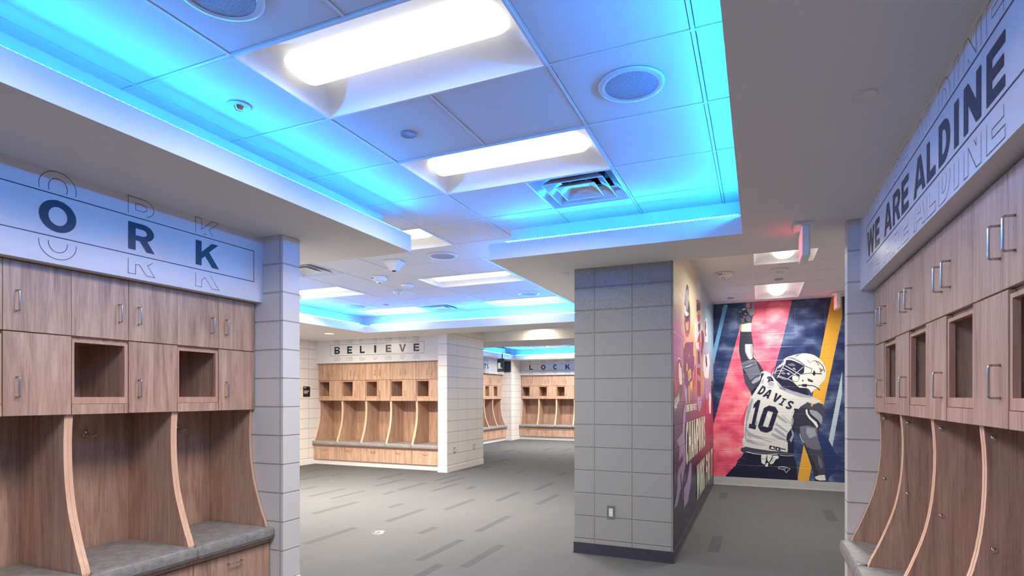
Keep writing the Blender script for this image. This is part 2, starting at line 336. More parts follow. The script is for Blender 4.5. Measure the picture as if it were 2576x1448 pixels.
# ---------------------------------------------------------------- ceilings
FIX=[(0,0),(0,2),(0,-2),(0,-4),(-3,4),(-3,7),(-3,10),(-7,4),(-7,7),(-7,10)]   # 2x1 grid cells, long side along x
VEN=[(1,3),(-5,5),(-5,10)]
GX,GY,T_=-2.067,1.7506,.6096
used=set()
for i,j in FIX: used|={(i,j),(i+1,j)}
used|=set(VEN)
cl=MB()
for i in range(-9,5):
    for j in range(-9,13):
        if (i,j) in used: continue
        x0=GX+i*T_; y0=GY+j*T_
        if x0<-7.2 or x0>.3 or y0>8.7: continue
        if y0>4.9 and x0>-1.9: continue
        if y0<3.0 and x0<-3.4: continue
        g=.0115; cl.box(x0+g,x0+T_-g,y0+g,y0+T_-g,ZC+.003,ZC+.02)
hf=[(-.055,5.65),(-.055,8.09)]   # hall fixtures: x0,y0 (0.61 x 1.22)
HX=[-.665,-.055,.555,1.165,1.775]
for a in range(4):
    for b in range(-1,8):
        x0=HX[a]; y0=5.65+b*.61
        if a==1 and b in (0,1,4,5): continue
        cl.box(x0+.008,min(x0+.602,1.77),y0+.008,min(y0+.602,9.6),ZC+.003,ZC+.02)
FF=[(-6.334,13.95),(-6.334,15.58),(-3.9,13.95),(-3.9,15.58)]; fused=set()
for i in range(-9,3):
    for j in range(0,10):
        x0=-6.334+i*T_; y0=12.12+j*T_
        if x0<-7.4 or x0>-2.6: continue
        if any(abs(y0-q[1])<.4 and x0+.1>q[0] and x0<q[0]+1.1 for q in FF): continue
        if i==2 and j==5: continue
        cl.box(x0+.009,x0+T_-.009,y0+.009,y0+T_-.009,ZC+.003,ZC+.02)
struct('ceiling',cl,TILE)
tb=MB()
def covered(i,j,vert):
    """is the bar on grid line i (vert) / j inside a fixture cell pair?"""
    return any((i==f[0]+1 and j==f[1]) for f in FIX) if vert else False
for i in range(-9,5):
    x=GX+i*T_
    for j in range(-8,12):
        y=GY+j*T_
        if y>8.6 or covered(i,j,True): continue
        if (-7.2<x<=-3.0 and y>3.1) or (-3.2<x<.3 and not(x>-1.9 and y>4.6)): tb.box(x-.0075,x+.0075,y,y+T_,ZC,ZC+.012)
for j in range(-8,12):
    y=GY+j*T_; tb.box(-6.8 if y>3.6 else -2.9,.3 if y<4.7 else -1.9,y-.0075,y+.0075,ZC+.001,ZC+.012)
for x in HX[1:3]: tb.box(x-.0075,x+.0075,4.9,9.6,ZC,ZC+.012)
for b in range(0,7):
    y=5.65+b*.61
    for xa,xb in ([(-.655,-.055),(.555,1.77)] if b in (1,5) else [(-.655,1.77)]): tb.box(xa,xb,y-.0075,y+.0075,ZC+.001,ZC+.012)
tb.box(-.655,-.64,4.95,9.6,ZC-.004,ZC+.012)
for i in range(-2,7): x=-6.334+i*T_; tb.box(x-.0075,x+.0075,12.1,16.7,ZC,ZC+.012)
for j in range(0,8): y=12.12+j*T_; tb.box(-7.33,-2.5,y-.0075,y+.0075,ZC+.001,ZC+.012)
TBO=tb
slab=MB().box(-9.2,2.2,-3.2,17.9,3.05,3.15); struct('ceiling_slab',slab,SOF)
so=MB()
# lower slabs
LOW=[(-3.95,-2.515,-3,3.81),(-8.6,-3.95,3.04,3.81),(-8.6,-6.48,3.81,8.37),
(-.10,1.3,-3,4.30),(-2.07,1.9,4.30,4.95),(-2.07,-1.50,4.95,9.08),(-8.6,-1.2,8.37,9.08),(-8.6,-5.40,9.08,10.58)]
UP=[(-3.95,-2.775,-3,3.805),(-8.6,-3.95,3.04,3.805),(-8.6,-6.74,3.805,8.63),(.16,1.3,-3,4.58),(-1.99,1.9,4.58,4.95),(-1.99,-1.50,4.95,9.08),(-8.6,-1.99,8.63,9.08),(-1.99,-1.2,8.63,9.08)]
for a in LOW: so.box(*a,ZS,ZL)
for a in UP: so.box(*a,ZL-.002,ZC+.03)
so.box(-8.6,-1.2,9.08,10.58,2.73,2.80); so.box(-8.6,-1.2,10.58,10.7,ZS-.02,3.0)
for a in [(-8.0,-1.2,10.7,12.1),(-8.0,-7.07,12.1,16.45),(-8.0,-1.2,16.45,17.75),(-2.6,-1.2,12.1,16.45)]: so.box(*a,ZS,ZL)
for a in [(-8.0,-1.2,10.7,11.85),(-8.0,-7.33,11.85,16.71),(-8.0,-1.2,16.71,17.75),(-2.34,-1.2,12.1,16.71)]: so.box(*a,ZL-.002,ZC+.03)
struct('ceiling_soffit',so,SOF)
struct('trim_1',TBO,TBAR)
# ---------------------------------------------------------------- LED tapes in the coves
def led(a,b,label,out):
    """out: direction (x,y) the tape faces, towards the open coffer"""
    x0,x1=sorted((a[0],b[0])); y0,y1=sorted((a[1],b[1])); e=.001; ox,oy=out
    t=thing('led_strip',label,'led strip',(0,0,0),0,'cyan LED tapes along the ceiling coves')
    MB().box(x0-e,x1+e,y0-e,y1+e,ZL+.004,ZL+.018).build('tape',LEDM2 if max(y0,y1)>4.5 else LEDM,t)
    bx,by=-ox*.004,-oy*.004; q=.002
    MB().box(x0+bx-(q if ox else 0),x1+bx+(q if ox else 0),y0+by-(q if oy else 0),y1+by+(q if oy else 0),ZL,ZL+.0155).build('light_shield',WHITE,t)  # unseen strip added to block part of the tape's light towards the upper wall
LI=.035
led((-2.515-LI,-2.9),(-2.515-LI,3.72),'cyan LED tape in the cove above the ORK lettering soffit',(1,0))
led((-.10+LI,-2.9),(-.10+LI,4.28),'cyan LED tape in the cove above the WE ARE ALDINE side soffit',(-1,0))
led((-1.93,4.30+LI),(-.13,4.30+LI),'dotted cyan LED tape in front of the grey block column, nearest in view',(0,-1))
led((-6.48-LI,4.2),(-6.48-LI,8.22),'cyan LED tape above the soffit left of the BELIEVE lockers',(1,0))
led((-6.40,8.37+LI),(-2.10,8.37+LI),'long dotted cyan LED tape above the BELIEVE lockers soffit',(0,-1))
led((-2.07+LI,5.0),(-2.07+LI,8.2),'cyan LED tape in the cove on the far side of the grey column',(-1,0))
led((-7.07-LI,12.2),(-7.07-LI,16.3),'cyan LED tape in the far room above the LET\'S GO wall',(1,0))
led((-6.98,16.45+LI),(-2.7,16.45+LI),'cyan LED tape in the far room above the LOCK lettering',(0,-1))
# ---------------------------------------------------------------- ceiling fixtures
def make_troffer(L=1.2192,W=.6096):
    t=thing('ceiling_light','x','ceiling light')
    hl,hw=L/2-.012,W/2-.012; D=.085; nx,ny=60,40
    f=MB()
    for s in (-1,1):
        f.box(-L/2,L/2,s*W/2,s*(W/2-.014),-.004,.006); f.box(s*L/2,s*(L/2-.014),-W/2,W/2,-.004,.006)
    f.build('frame',TBAR,t)
    r=MB(); vs=[];fs=[]
    def ease(v): v=max(0,min(1,v)); return math.sqrt(max(0,1-(1-v)**2))*.55+v*.45
    for i in range(nx+1):
        for j in range(ny+1):
            u=math.sin((i/nx-.5)*PI)*hl; v=(j/ny*2-1)*hw
            z=D*min(ease((hw-abs(v))/(hw-.115)),ease((hl-abs(u))/.13)); vs.append((u,v,z))
    for i in range(nx):
        for j in range(ny):
            a=i*(ny+1)+j; fs.append((a,a+ny+1,a+ny+2,a+1))
    r.add(vs,fs,0,True); r.build('reflector',REFL,t)
    l=MB(); vs=[];fs=[]; LL=hl-.075; LW=.105; ny=16; nx=48
    for i in range(nx+1):
        u=math.sin((i/nx-.5)*PI)*LL; e=(1-(max(0,abs(u)-(LL-.05))/.05)**2)**.5 if abs(u)<LL else 0
        for j in range(ny+1):
            v=math.sin((j/ny-.5)*PI)*LW; z=D-.002-(D-.016)*math.sqrt(max(0,1-(v/LW)**2))*e
            vs.append((u,v,z))
    for i in range(nx):
        for j in range(ny):
            a=i*(ny+1)+j; fs.append((a,a+ny+1,a+ny+2,a+1))
    l.add(vs,fs,0,True); l.build('diffuser',LENS,t)
    la=bpy.data.lights.new('lamp','AREA'); la.shape='RECTANGLE'; la.size=2*LL-.1; la.size_y=.15; la.energy=AREAW; la.spread=math.radians(156); la.color=(1,.95,.88)
    o=bpy.data.objects.new('lamp',la); C.objects.link(o); o.parent=t; o.location=(0,0,.010)
    return t
TL={(0,0):'large lit recessed ceiling light, nearest and biggest in view',(0,2):'lit recessed ceiling light beside the near square air diffuser',(0,-2):'recessed ceiling light just behind the camera',(0,-4):'recessed ceiling light at the back of the near bay',
(-3,4):'lit recessed ceiling light half hidden by the left soffit corner',(-3,7):'lit recessed ceiling light right of the hanging ceiling sensors',(-3,10):'lit recessed ceiling light near the column, behind the round flush speaker',
(-7,4):'recessed ceiling light hidden behind the left soffit',(-7,7):'lit recessed ceiling light cut by the white pillar edge on the left',(-7,10):'lit recessed ceiling light touching the far square air diffuser'}
first=None
def troffer(x,y,rz,label,group,watt=None,col=None):
    global first
    if watt and first is not None:
        r=dup(first,(x,y,ZC-.001),rz,label,group)
        for o in C.objects:
            if o.parent==r and o.type=='LIGHT': o.data=o.data.copy(); o.data.energy=watt; o.data.color=col or o.data.color
        return
    if first is None:
        first=make_troffer(); first.location=(x,y,ZC-.001); first.rotation_euler=(0,0,rz); first['label']=label; first['group']=group; return
    dup(first,(x,y,ZC-.001),rz,label,group)
for (i,j) in FIX:
    if j==-4 or (i,j)==(-7,4): pass
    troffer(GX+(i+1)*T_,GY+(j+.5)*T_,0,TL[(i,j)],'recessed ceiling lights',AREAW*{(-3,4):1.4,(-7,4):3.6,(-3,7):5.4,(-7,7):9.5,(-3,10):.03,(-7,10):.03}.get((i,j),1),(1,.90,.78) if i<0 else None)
troffer(.25,5.65+.61,PI/2,'recessed hallway ceiling light partly behind the hanging EXIT sign','recessed ceiling lights',AREAW*1.7)
troffer(.25,8.09+.61,PI/2,'recessed hallway ceiling light nearest the football mural','recessed ceiling lights',AREAW*1.7)
for k,(x,y) in enumerate(FF): troffer(x+.61,y+.305,0,['far room ceiling light just under the passage header','far room ceiling light closest to the LOCK lettering','far room ceiling light behind the grey column, nearer one','far room ceiling light behind the grey column, farther one'][k],'recessed ceiling lights',AREAW*3)
# ---------------------------------------------------------------- air diffusers
def frustum(b,a0,z0,a1,z1,mi=0):
    c=[(-1,-1),(1,-1),(1,1),(-1,1)]; n=6
    for k in range(4):
        p,q=c[k],c[(k+1)%4]; prev=None
        for s_ in range(n+1):
            f=s_/n; a=a0+(a1-a0)*f; z=z0+(z1-z0)*math.sin(f*PI/2)
            cur=((p[0]*a,p[1]*a,z),(q[0]*a,q[1]*a,z))
            if prev: b.add([prev[0],prev[1],cur[1],cur[0]],[(0,1,2,3)],mi,True)
            prev=cur
def make_vent():
    t=thing('air_diffuser','x','air vent')
    f=MB()
    for s in (-1,1): f.box(-.3,.3,s*.3,s*.288,-.004,.01); f.box(s*.3,s*.288,-.3,.3,-.004,.01)
    frustum(f,.29,-.003,.2,.075); f.build('outer_cone',VENT,t)
    m=MB(); frustum(m,.212,-.006,.13,.06)
    for s in (-1,1): m.box(-.216,.216,s*.216,s*.21,-.009,-.004); m.box(s*.216,s*.21,-.216,.216,-.009,-.004)
    m.build('middle_cone',VENT,t)
    m=MB(); frustum(m,.134,-.008,.06,.04); m.box(-.06,.06,-.06,.06,.038,.042)
    for s in (-1,1): m.box(-.138,.138,s*.138,s*.132,-.011,-.006); m.box(s*.138,s*.132,-.138,.138,-.011,-.006)
    m.lathe([(0,.036),(.012,.036),(.012,.04)],n=16); m.build('centre_plate',VENT,t)
    m=MB().box(-.21,.21,-.21,.21,.12,.13); m.lathe([(.17,.075),(.17,.125)],n=28); m.build('duct',DARK,t)
    m=MB()
    for a in range(4):
        c,s_=math.cos(a*PI/2+PI/4),math.sin(a*PI/2+PI/4); m.tube([(c*.07,s_*.07,.045),(c*.24,s_*.24,.08)],.004,6)
    m.build('bracket',VENT,t); return t
v0=make_vent(); v0.location=(GX+1.5*T_,GY+3.5*T_,ZC); tag(v0,'square louvred air diffuser beside the second near ceiling light',None,'square air diffusers')
dup(v0,(GX-4.5*T_,GY+5.5*T_,ZC),0,'square air diffuser behind the white pillar, under the left soffit','square air diffusers')
dup(v0,(GX-4.5*T_,GY+10.5*T_,ZC),0,'far square air diffuser between two ceiling lights','square air diffusers')
dup(v0,(-6.334+2.5*T_,12.12+5.5*T_,ZC),0,'air diffuser in the far room ceiling beside the grey column edge','square air diffusers')
# ---------------------------------------------------------------- speakers and sensors
def make_speaker():
    t=thing('ceiling_speaker','x','speaker')
    MB().lathe([(.122,-.006),(.128,-.009),(.146,-.009),(.152,-.004),(.153,.0)],n=48).build('ring',VENT,t)
    MB().lathe([(0,-.004),(.08,-.004),(.122,-.005)],n=48).build('grille',GRIL,t); return t
s0=make_speaker(); s0.location=(GX+2.5*T_,GY+1.49*T_,ZC); tag(s0,'round flush ceiling speaker right of the biggest light',None,'round flush ceiling speakers')
for i,j,l in [(.47,-.47,'round ceiling speaker cut by the top edge, left of the biggest light'),(-1.53,5.55,'round ceiling speaker beyond the half hidden light'),(-1.5,9.45,'round ceiling speaker near the grey column, before the small far light'),(-6.5,9.45,'round ceiling speaker at the far left, above the BELIEVE lettering')]:
    dup(s0,(GX+i*T_,GY+j*T_,ZC),0,l,'round flush ceiling speakers')
dup(s0,(-5.9,15.12,ZC),0,'round ceiling speaker in the far room','round flush ceiling speakers')
def cap(x,y,z,r,label,lens=False,m=None):
    t=thing('sprinkler_cover','x','sprinkler cover',(x,y,z),0,'round sprinkler covers'); t['label']=label
    MB().lathe([(0,-.005),(r*.86,-.005),(r*.9,-.007),(r,-.005),(r,0)],n=32).build('plate',m or (GRIL if not lens else VENT),t)
    if lens:
        MB().lathe([(0,-.022),(.016,-.02),(.024,-.008),(.026,-.005)],n=24).build('lens',CHROME,t)
cap(GX-.52*T_,GY+.53*T_,ZC,.055,'small round ceiling sensor with a domed centre in the blue lit tile',True)
cap(GX+.47*T_,GY+1.51*T_,ZC,.043,'small grey round sprinkler cover between the two near lights')
cap(-5.434,7.52,ZC,.045,'small round sprinkler cover before the far left light')
cap(.365,2.50,ZS,.046,'white round cover plate on the soffit near WE ARE ALDINE',m=WHITE)
cap(-1.66,5.05,ZS,.05,'white round cover plate on the soffit beside the column',m=WHITE)
cap(.237,7.83,ZC,.05,'small round sprinkler cover before the last hallway light')
cap(-.374,9.05,ZC,.045,'small round sprinkler cover close to the mural wall')
def writing(b,s,x0,z0,h,fn,mi=0,sp=.18):
    x=x0
    for ch in s:
        if ch==' ': x+=h*.5; continue
        w_=glyph_w(ch)*h
        fill(b,glyph(ch),lambda u,v:fn(x+u*h,z0+v*h),mi); x+=w_+sp*h
    return x
def strobe(x,y,label,ink):
    t=thing('fire_alarm_strobe',label,'fire alarm',(x,y,ZC),-.25)
    MB().lathe([(.09,0),(.092,-.012),(.086,-.035),(.066,-.05),(0,-.052)],n=40).build('housing',WHITE,t)
    MB().lathe([(.03,-.05),(.03,-.068),(.018,-.084),(0,-.086)],n=24).build('lens',CHROME,t)
    b=MB()
    def fn(u,v):
        a=-PI/2-.55+u/.09; return (.0925*math.cos(a)*(1-v*0),.0925*math.sin(a),-.034+v)
    writing(b,'FIRE',0,0,.016,fn); b.build('lettering',ink,t)
strobe(-4.25,5.74,'white round FIRE alarm strobe hanging from the main room ceiling',NAVY)
strobe(-.365,7.18,'white round FIRE alarm strobe on the hallway ceiling',RED)
t=thing('ceiling_camera','white inverted pyramid ceiling device with a dark tip','ceiling device',(-3.61,5.14,ZC),.1)
b=MB(); b.box(-.088,.088,-.088,.088,-.022,0)
b.add([(-.075,-.075,-.022),(.075,-.075,-.022),(.075,.075,-.022),(-.075,.075,-.022),(-.034,-.034,-.1),(.034,-.034,-.1),(.034,.034,-.1),(-.034,.034,-.1)],[(0,1,5,4),(1,2,6,5),(2,3,7,6),(3,0,4,7),(4,5,6,7)]); b.build('body',WHITE,t)
MB().lathe([(.022,-.1),(.022,-.108),(.0,-.11)],n=20).build('lens',BLACK,t)
def motion(x,y,z,r,label,g='domed ceiling motion sensors'):
    t=thing('motion_sensor',label,'motion sensor',(x,y,z),0,g)
    MB().lathe([(r,0),(r,-.012),(r*.96,-.02),(r*.55,-.024)],n=32).build('base',WHITE,t)
    MB().lathe([(r*.6,-.02),(r*.55,-.034),(r*.3,-.056),(0,-.06)],n=32).build('dome',VENT,t)
motion(-4.21,6.29,ZC,.078,'domed motion sensor on the ceiling, right of the FIRE strobe')
motion(-4.60,6.64,ZC,.067,'smaller domed motion sensor behind the other one, below the FIRE strobe')
motion(.228,7.22,ZC,.09,'domed smoke detector on the hallway ceiling beside the EXIT sign')
# downlights
def downlight(x,y,z,label,r=.075,WATT=12):
    t=thing('downlight',label,'downlight',(x,y,z),0,'round recessed downlights')
    MB().lathe([(r+.018,0),(r+.016,-.005),(r,-.004),(r-.004,.0)],n=32).build('ring',WHITE,t)
    MB().lathe([(0,-.001),(r,-.001)],n=32).build('lens',LENSW,t)
    la=bpy.data.lights.new('lamp','AREA'); la.shape='DISK'; la.size=r*1.6; la.energy=WATT; la.color=(1,.84,.6); o=bpy.data.objects.new('lamp',la); C.objects.link(o); o.parent=t; o.location=(0,0,-.003)
downlight(-7.18,8.21,ZS,'warm lit round downlight left of the BELIEVE lettering',WATT=34)
downlight(-3.95,10.42,2.73,'warm downlight washing the passage header')
# ---------------------------------------------------------------- exit signs
def exit_sign(x,y,z,label,L=.31):
    t=thing('exit_sign',label,'exit sign',(x,y,z))
    MB().box(-.06,.06,-.03,.16,-.022,0).build('canopy',WHITE,t,bevel=.004)
    MB().box(-.008,.034,0,L,-.215,-.02).build('housing',WHITE,t,bevel=.004)
    b=MB().box(-.012,-.008,.006,L-.006,-.21,-.026); b.build('face',EXITW,t)
    b=MB(); 
    for k,ch in enumerate('EXIT'): fill(b,glyph(ch,.62,.2),lambda u,v:(-.0135,L-.035-k*.064-u*.075,-.185+v*.13))
    b.build('lettering',EXITF,t)
    MB().box(.034,.038,.004,L-.004,-.212,-.024).build('back_plate',WHITE,t)
exit_sign(.275,4.19-.02,ZS,'red lit EXIT sign seen edge-on under the soffit by the right pillar')
exit_sign(1.02,9.12,ZC,'second EXIT sign at the far end of the hallway, over the yellow stripe')
# ---------------------------------------------------------------- lockers
UW=.5975
prof=[(-.125,.385),(-.128,.44),(-.126,.48),(-.112,.52),(-.095,.555),(-.078,.595),(-.058,.645),(-.038,.70),(-.019,.755),(-.003,.81),(.010,.87),(.021,.94),(.028,1.01),(.032,1.08),(.033,1.16),(.030,1.23),(.024,1.30)]
def make_locker(kind):
    """front view: x right 0..UW, y into the wall from the door face, z up. kind 'A': cubby left, door right; 'B': mirrored"""
    A=kind=='A'; X=(lambda x:x) if A else (lambda x:UW-x)
    t=thing('locker','x','locker')
    for s in (0,1):
        x0=.0004 if s==0 else UW-.0204; pl=prof+[(.022,1.306),(.022,2.068),(.452,2.068),(.452,.10),(-.125,.10)]
        b=MB(); n=len(pl); P0=[(x0,y,z) for y,z in pl]; P1=[(x0+.02,y,z) for y,z in pl]
        b.add(P0+P1,[tuple(range(n)),tuple(range(n,2*n))[::-1]])
        b.add(P0+P1,[(i,(i+1)%n,n+(i+1)%n,n+i) for i in range(len(prof)-1)],1,False); b.add(P0+P1,[(i,(i+1)%n,n+(i+1)%n,n+i) for i in range(len(prof)-1,n)],1 if False else 0)
        p=b.build('side_panel',[WOOD,EDGE],t)
        if (s==0)!=A or True:
            if not A and s==0:
                for z in (1.262,.885):
                    c=MB().lathe([(0,.004),(.0045,.004),(.005,.002),(.008,.0035),(.0102,.0015),(.0102,0)],x0+.02,.052,z,n=20,axis='x'); c.build('bolt_cap',CHROME,p)
    MB().box(.0205,UW-.0205,.440,.452,.10,2.068).build('back_panel',WOOD,t)
    cb=MB(); cb.box(.0205,UW-.0205,.022,.44,1.706,1.724).box(.0205,UW-.0205,.024,.44,1.306,1.324)
    cb.box(UW/2-.009,UW/2+.009,.024,.44,1.324,1.706); cb.build('cabinet_shelves',WOOD,t); MB().box(.0205,UW-.0205,.022,.44,2.05,2.068).build('cabinet_top',WOOD,t)
    g=.0015
    def handle(par,x,z,horiz=False,yf=0.0):
        b=MB(); r=.004; L=.05
        pts=[(0,yf,-L),(0,yf-.022,-L)]+[(0,yf-.022-.008*math.sin(a*PI/8),-L+.008*(1-math.cos(a*PI/8))) for a in (1,2,3,4)]+[(0,yf-.030,0)]
        pts=pts+[(p[0],p[1],-p[2]) for p in pts[:-1][::-1]]
        if horiz: pts=[(p[2],p[1],p[0]) for p in pts]
        b.tube([(p[0]+x,p[1],p[2]+z) for p in pts],r,10); return b.build('handle',METAL,par)
    for s in (0,1):
        a=0.001 if s==0 else UW/2+g; c=UW/2-g if s==0 else UW-.001
        d=MB().box(a,c,0,.02,1.724,2.068).build('upper_door',WOOD,t,bevel=.0012,segs=1)
        handle(d,UW/2+(-.055 if s==0 else .055),1.872)
    a,c=X(UW/2+g),X(UW-.001)
    d=MB().box(a,c,0,.02,1.306,1.719).build('lower_door',WOOD,t,bevel=.0012,segs=1); handle(d,X(UW/2+.055),1.448)
    xa,xb=X(.004),X(UW/2-.003)
    b=MB(); b.box(xa,xb,.004,.024,1.362,1.398).box(xa,xb,.004,.024,1.69,1.704); b.box(X(.004),X(.016),.004,.024,1.398,1.69).box(X(UW/2-.021),X(UW/2-.003),.004,.024,1.398,1.69)
    b.build('cubby_frame',EDGE2,t); MB().box(xa,xb,.002,.022,1.306,1.360).build('cubby_apron',WOOD,t)
    b=MB(); x=UW*.545
    b.lathe([(0,-.004),(.011,-.004),(.013,0)],x,.44,1.185,n=16,axis='y'); b.lathe([(0,-.004),(.011,-.004),(.013,0)],x,.44,1.165,n=16,axis='y')
    for s in (-1,1): b.tube([(x,.438,1.172),(x+s*.010,.428,1.160),(x+s*.022,.416,1.156),(x+s*.034,.408,1.163),(x+s*.038,.404,1.176)],.0042,8)
    b.tube([(x,.437,1.185),(x,.422,1.19),(x,.414,1.20)],.004,8); b.build('coat_hook',CHROME,t)
    MB().box(.0205,UW-.0205,-.118,.44,.366,.386).box(.001,UW-.001,-.142,-.125,.366,.40).build('bench_board',EDGE2,t)
    d=MB().box(.002,UW-.002,-.145,-.125,.102,.362).build('drawer_front',WOOD,t,bevel=.0012,segs=1); handle(d,UW/2,.305,True,-.145)
    return t
EDGE2=wood('walnut_edge_band',(164,124,102),(190,148,122),(206,166,140),.5)
def make_cushion():
    t=thing('seat_cushion','x','cushion'); f=.195; yb=.436; a=.0225; w=UW-.002
    pl=[(.002,-f+.006),(.016,-f),(w-.014,-f),(w,-f+.006),(w,-.131),(UW-a,-.131),(UW-a,yb),(a,yb),(a,-.131),(.002,-.131)]
    def lay(ins,z,crown=0):
        r=[]
        for x,y in pl:
            x2=x+ins if x<.3 else x-ins; y2=y+ins if y<-.19 else (y-ins if y>.3 else (y-ins*.0))
            r.append((x2,y2,z))
        return r
    b=MB(); Ls=[lay(.010,.4015),lay(.002,.408),lay(0,.418),lay(0,.452),lay(.003,.464),lay(.010,.473),lay(.022,.479)]
    n=len(pl); vs=[v for l in Ls for v in l]
    b.add(vs,[(i*n+k,i*n+(k+1)%n,(i+1)*n+(k+1)%n,(i+1)*n+k) for i in range(len(Ls)-1) for k in range(n)],0,True)
    # crowned top as a grid
    x0,x1,y0,y1=.0245+.022-.022,UW-.0245,-f+.022,yb-.022; nx,ny=10,12; gv=[]
    for j in range(ny+1):
        for i in range(nx+1):
            fx,fy=i/nx,j/ny; gv.append((x0+(x1-x0)*fx,y0+(y1-y0)*fy,.4785+.010*(math.sin(PI*fx)*math.sin(PI*min(1,fy+.04)))**.5 if 0<fx<1 and 0<fy<1 else .4785))
    b.add(gv,[(j*(nx+1)+i,j*(nx+1)+i+1,(j+1)*(nx+1)+i+1,(j+1)*(nx+1)+i) for j in range(ny) for i in range(nx)],0,True)
    b.add(Ls[-1],[tuple(range(n))],0,False); b.add(Ls[0],[tuple(range(n))[::-1]],0,False)
    b.build('pad',VIN,t)
    MB().tube([(.004,-.131,.421),(.003,-f+.006,.421),(.016,-f-.0005,.421),(w-.014,-f-.0005,.421),(w,-f+.006,.421),(w,-.131,.421)],.0022,6).build('piping',PIPE,t)
    return t
LA=make_locker('A'); LB=make_locker('B'); CU=make_cushion(); placed={}
def put(kind,loc,rz,label,clabel,grp):
    root={'A':LA,'B':LB}[kind]
    if not placed.get(kind): placed[kind]=1; root.location=loc; root.rotation_euler=(0,0,rz); tag(root,label,None,grp)
    else: dup(root,loc,rz,label,grp)
    g2=grp.replace('lockers','cushions on the lockers')
    if not placed.get('c'): placed['c']=1; CU.location=loc; CU.rotation_euler=(0,0,rz); tag(CU,clabel,None,g2)
    else: dup(CU,loc,rz,clabel,g2)
gl='wooden lockers under the ORK lettering'
for k,(n1,n2) in enumerate([('walnut locker against the white block pillar, under the letter K','grey vinyl bench cushion touching the white block pillar'),
 ('walnut locker second from the white pillar, with a coat hook in full view','grey vinyl bench cushion second from the white pillar'),
 ('walnut locker cut by the left edge of the photo, third from the pillar','grey vinyl bench cushion in the bottom left corner')]):
    put('A',(-3.335,3.035-UW*(k+1),0),PI/2,n1,n2,gl)
gl='wooden lockers under WE ARE ALDINE'
ordr=['farthest from the camera, touching the right pillar','second from the right pillar','third from the right pillar','nearest the camera, cut by the right edge']
for k in range(4): put('B',(.677,4.222-.6*k,0),-PI/2,'walnut locker under WE ARE ALDINE, '+ordr[k],'grey bench cushion under WE ARE ALDINE, '+ordr[k],gl)
gl='wooden lockers under BELIEVE'
ordr=['first from the left, by the side wall','second from the left','middle one of five','fourth from the left','fifth, partly behind the cream pillar']
for k in range(5): put('A',(-8.455+.6*k,9.345,0),0,'light walnut locker under BELIEVE, '+ordr[k],'grey cushion on the BELIEVE bench, '+ordr[k],gl)
gl='wooden lockers under LOCK'
ordr=['first from the left, under the letter L','second from the left, under the letter O','third from the left, under C and K','fourth, cut by the grey column']
for k in range(4): put('A',(-7.115+.5985*k,17.245,0),0,'distant walnut locker under LOCK, '+ordr[k],'distant grey cushion under LOCK, '+ordr[k],gl)
gl="wooden lockers under LET'S GO"
ordr=['beside the far corner wall','second from the far corner','mostly hidden behind the cream pillar']
for k in range(3): put('A',(-7.465,16.455-.5985*(k+1),0),PI/2,"locker on the far LET'S GO wall, "+ordr[k],"cushion on the far LET'S GO bench, "+ordr[k],gl)

# ---------------------------------------------------------------- wall lettering
def sign(name,label,letters,frame,fn,z0,z1,cut_hi,cut_lo,dup_,ddn,lw=.0035,ends=(True,True)):
    """letters: (char,a,b) positions along the wall; fn(a,z,d)->xyz, d = stand-off"""
    t=thing(name,label,'wall lettering'); H=z1-z0
    for ch,a,b in letters:
        w_=abs(b-a)/H; L=glyph(ch,w_,.27 if abs(w_)>.5 else min(.27,w_)); sg=1 if b>a else -1
        m=MB(); fill(m,L,lambda u,v:fn(a+sg*u*H,z0+v*H,.0012)); m.build('letter',NAVY,t)
        m=MB(); outline(m,L,lambda u,v:fn(a+sg*u*H,z0+dup_+v*H,.0012),(cut_hi-z0-dup_)/H,2,(lw/H,lw/H)); m.build('letter_echo',NAVY,t); m=MB(); outline(m,L,lambda u,v:fn(a+sg*u*H,z0-ddn+v*H,.0012),-1,(cut_lo-z0+ddn)/H,(lw/H,lw/H))
        m.build('letter_echo',NAVY,t)
    a,b,fz0,fz1=frame; m=MB(); q=.0025
    def bar(a0,a1,c0,c1): m.add([fn(a0,c0,.0012),fn(a1,c0,.0012),fn(a1,c1,.0012),fn(a0,c1,.0012)],[(0,1,2,3)])
    lo,hi=min(a,b),max(a,b); bar(lo,hi,fz0-q,fz0+q); bar(lo,hi,fz1-q,fz1+q)
    if ends[0]: bar(lo-q,lo+q,fz0,fz1)
    if ends[1]: bar(hi-q,hi+q,fz0,fz1)
    m.build('frame_line',NAVY,t); return t
sign('wall_lettering','navy bold letters O R K in a thin frame on the left white panel',[('O',1.653,1.822),('R',2.088,2.242),('K',2.508,2.678)],(-.4,2.96,2.208,2.423),lambda a,z,d:(-3.262+d,a,z),2.236,2.392,2.438,2.183,.144,.137,.0028,(True,True))
sign('wall_lettering','navy WE ARE ALDINE lettering in a thin frame on the right white panel',[(c,a,b) for c,a,b in zip('WEAREALDINE',[3.974,3.73,3.481,3.274,3.092,2.871,2.668,2.509,2.332,2.235,2.038],[3.76,3.609,3.30,3.118,2.961,2.69,2.55,2.376,2.286,2.081,1.904])],(4.0,-.2,2.208,2.42),lambda a,z,d:(.602-d,a,z),2.226,2.378,2.433,2.18,.142,.135,.0022,(True,True))
sign('wall_lettering','navy BELIEVE lettering above the light walnut lockers',[(c,a,b) for c,(a,b) in zip('BELIEVE',[(-7.971,-7.829),(-7.648,-7.523),(-7.331,-7.212),(-6.982,-6.932),(-6.704,-6.573),(-6.394,-6.235),(-6.064,-5.935)])],(-8.085,-5.824,2.222,2.440),lambda a,z,d:(a,9.27-d,z),2.258,2.405,2.455,2.19,.125,.135,.0045)
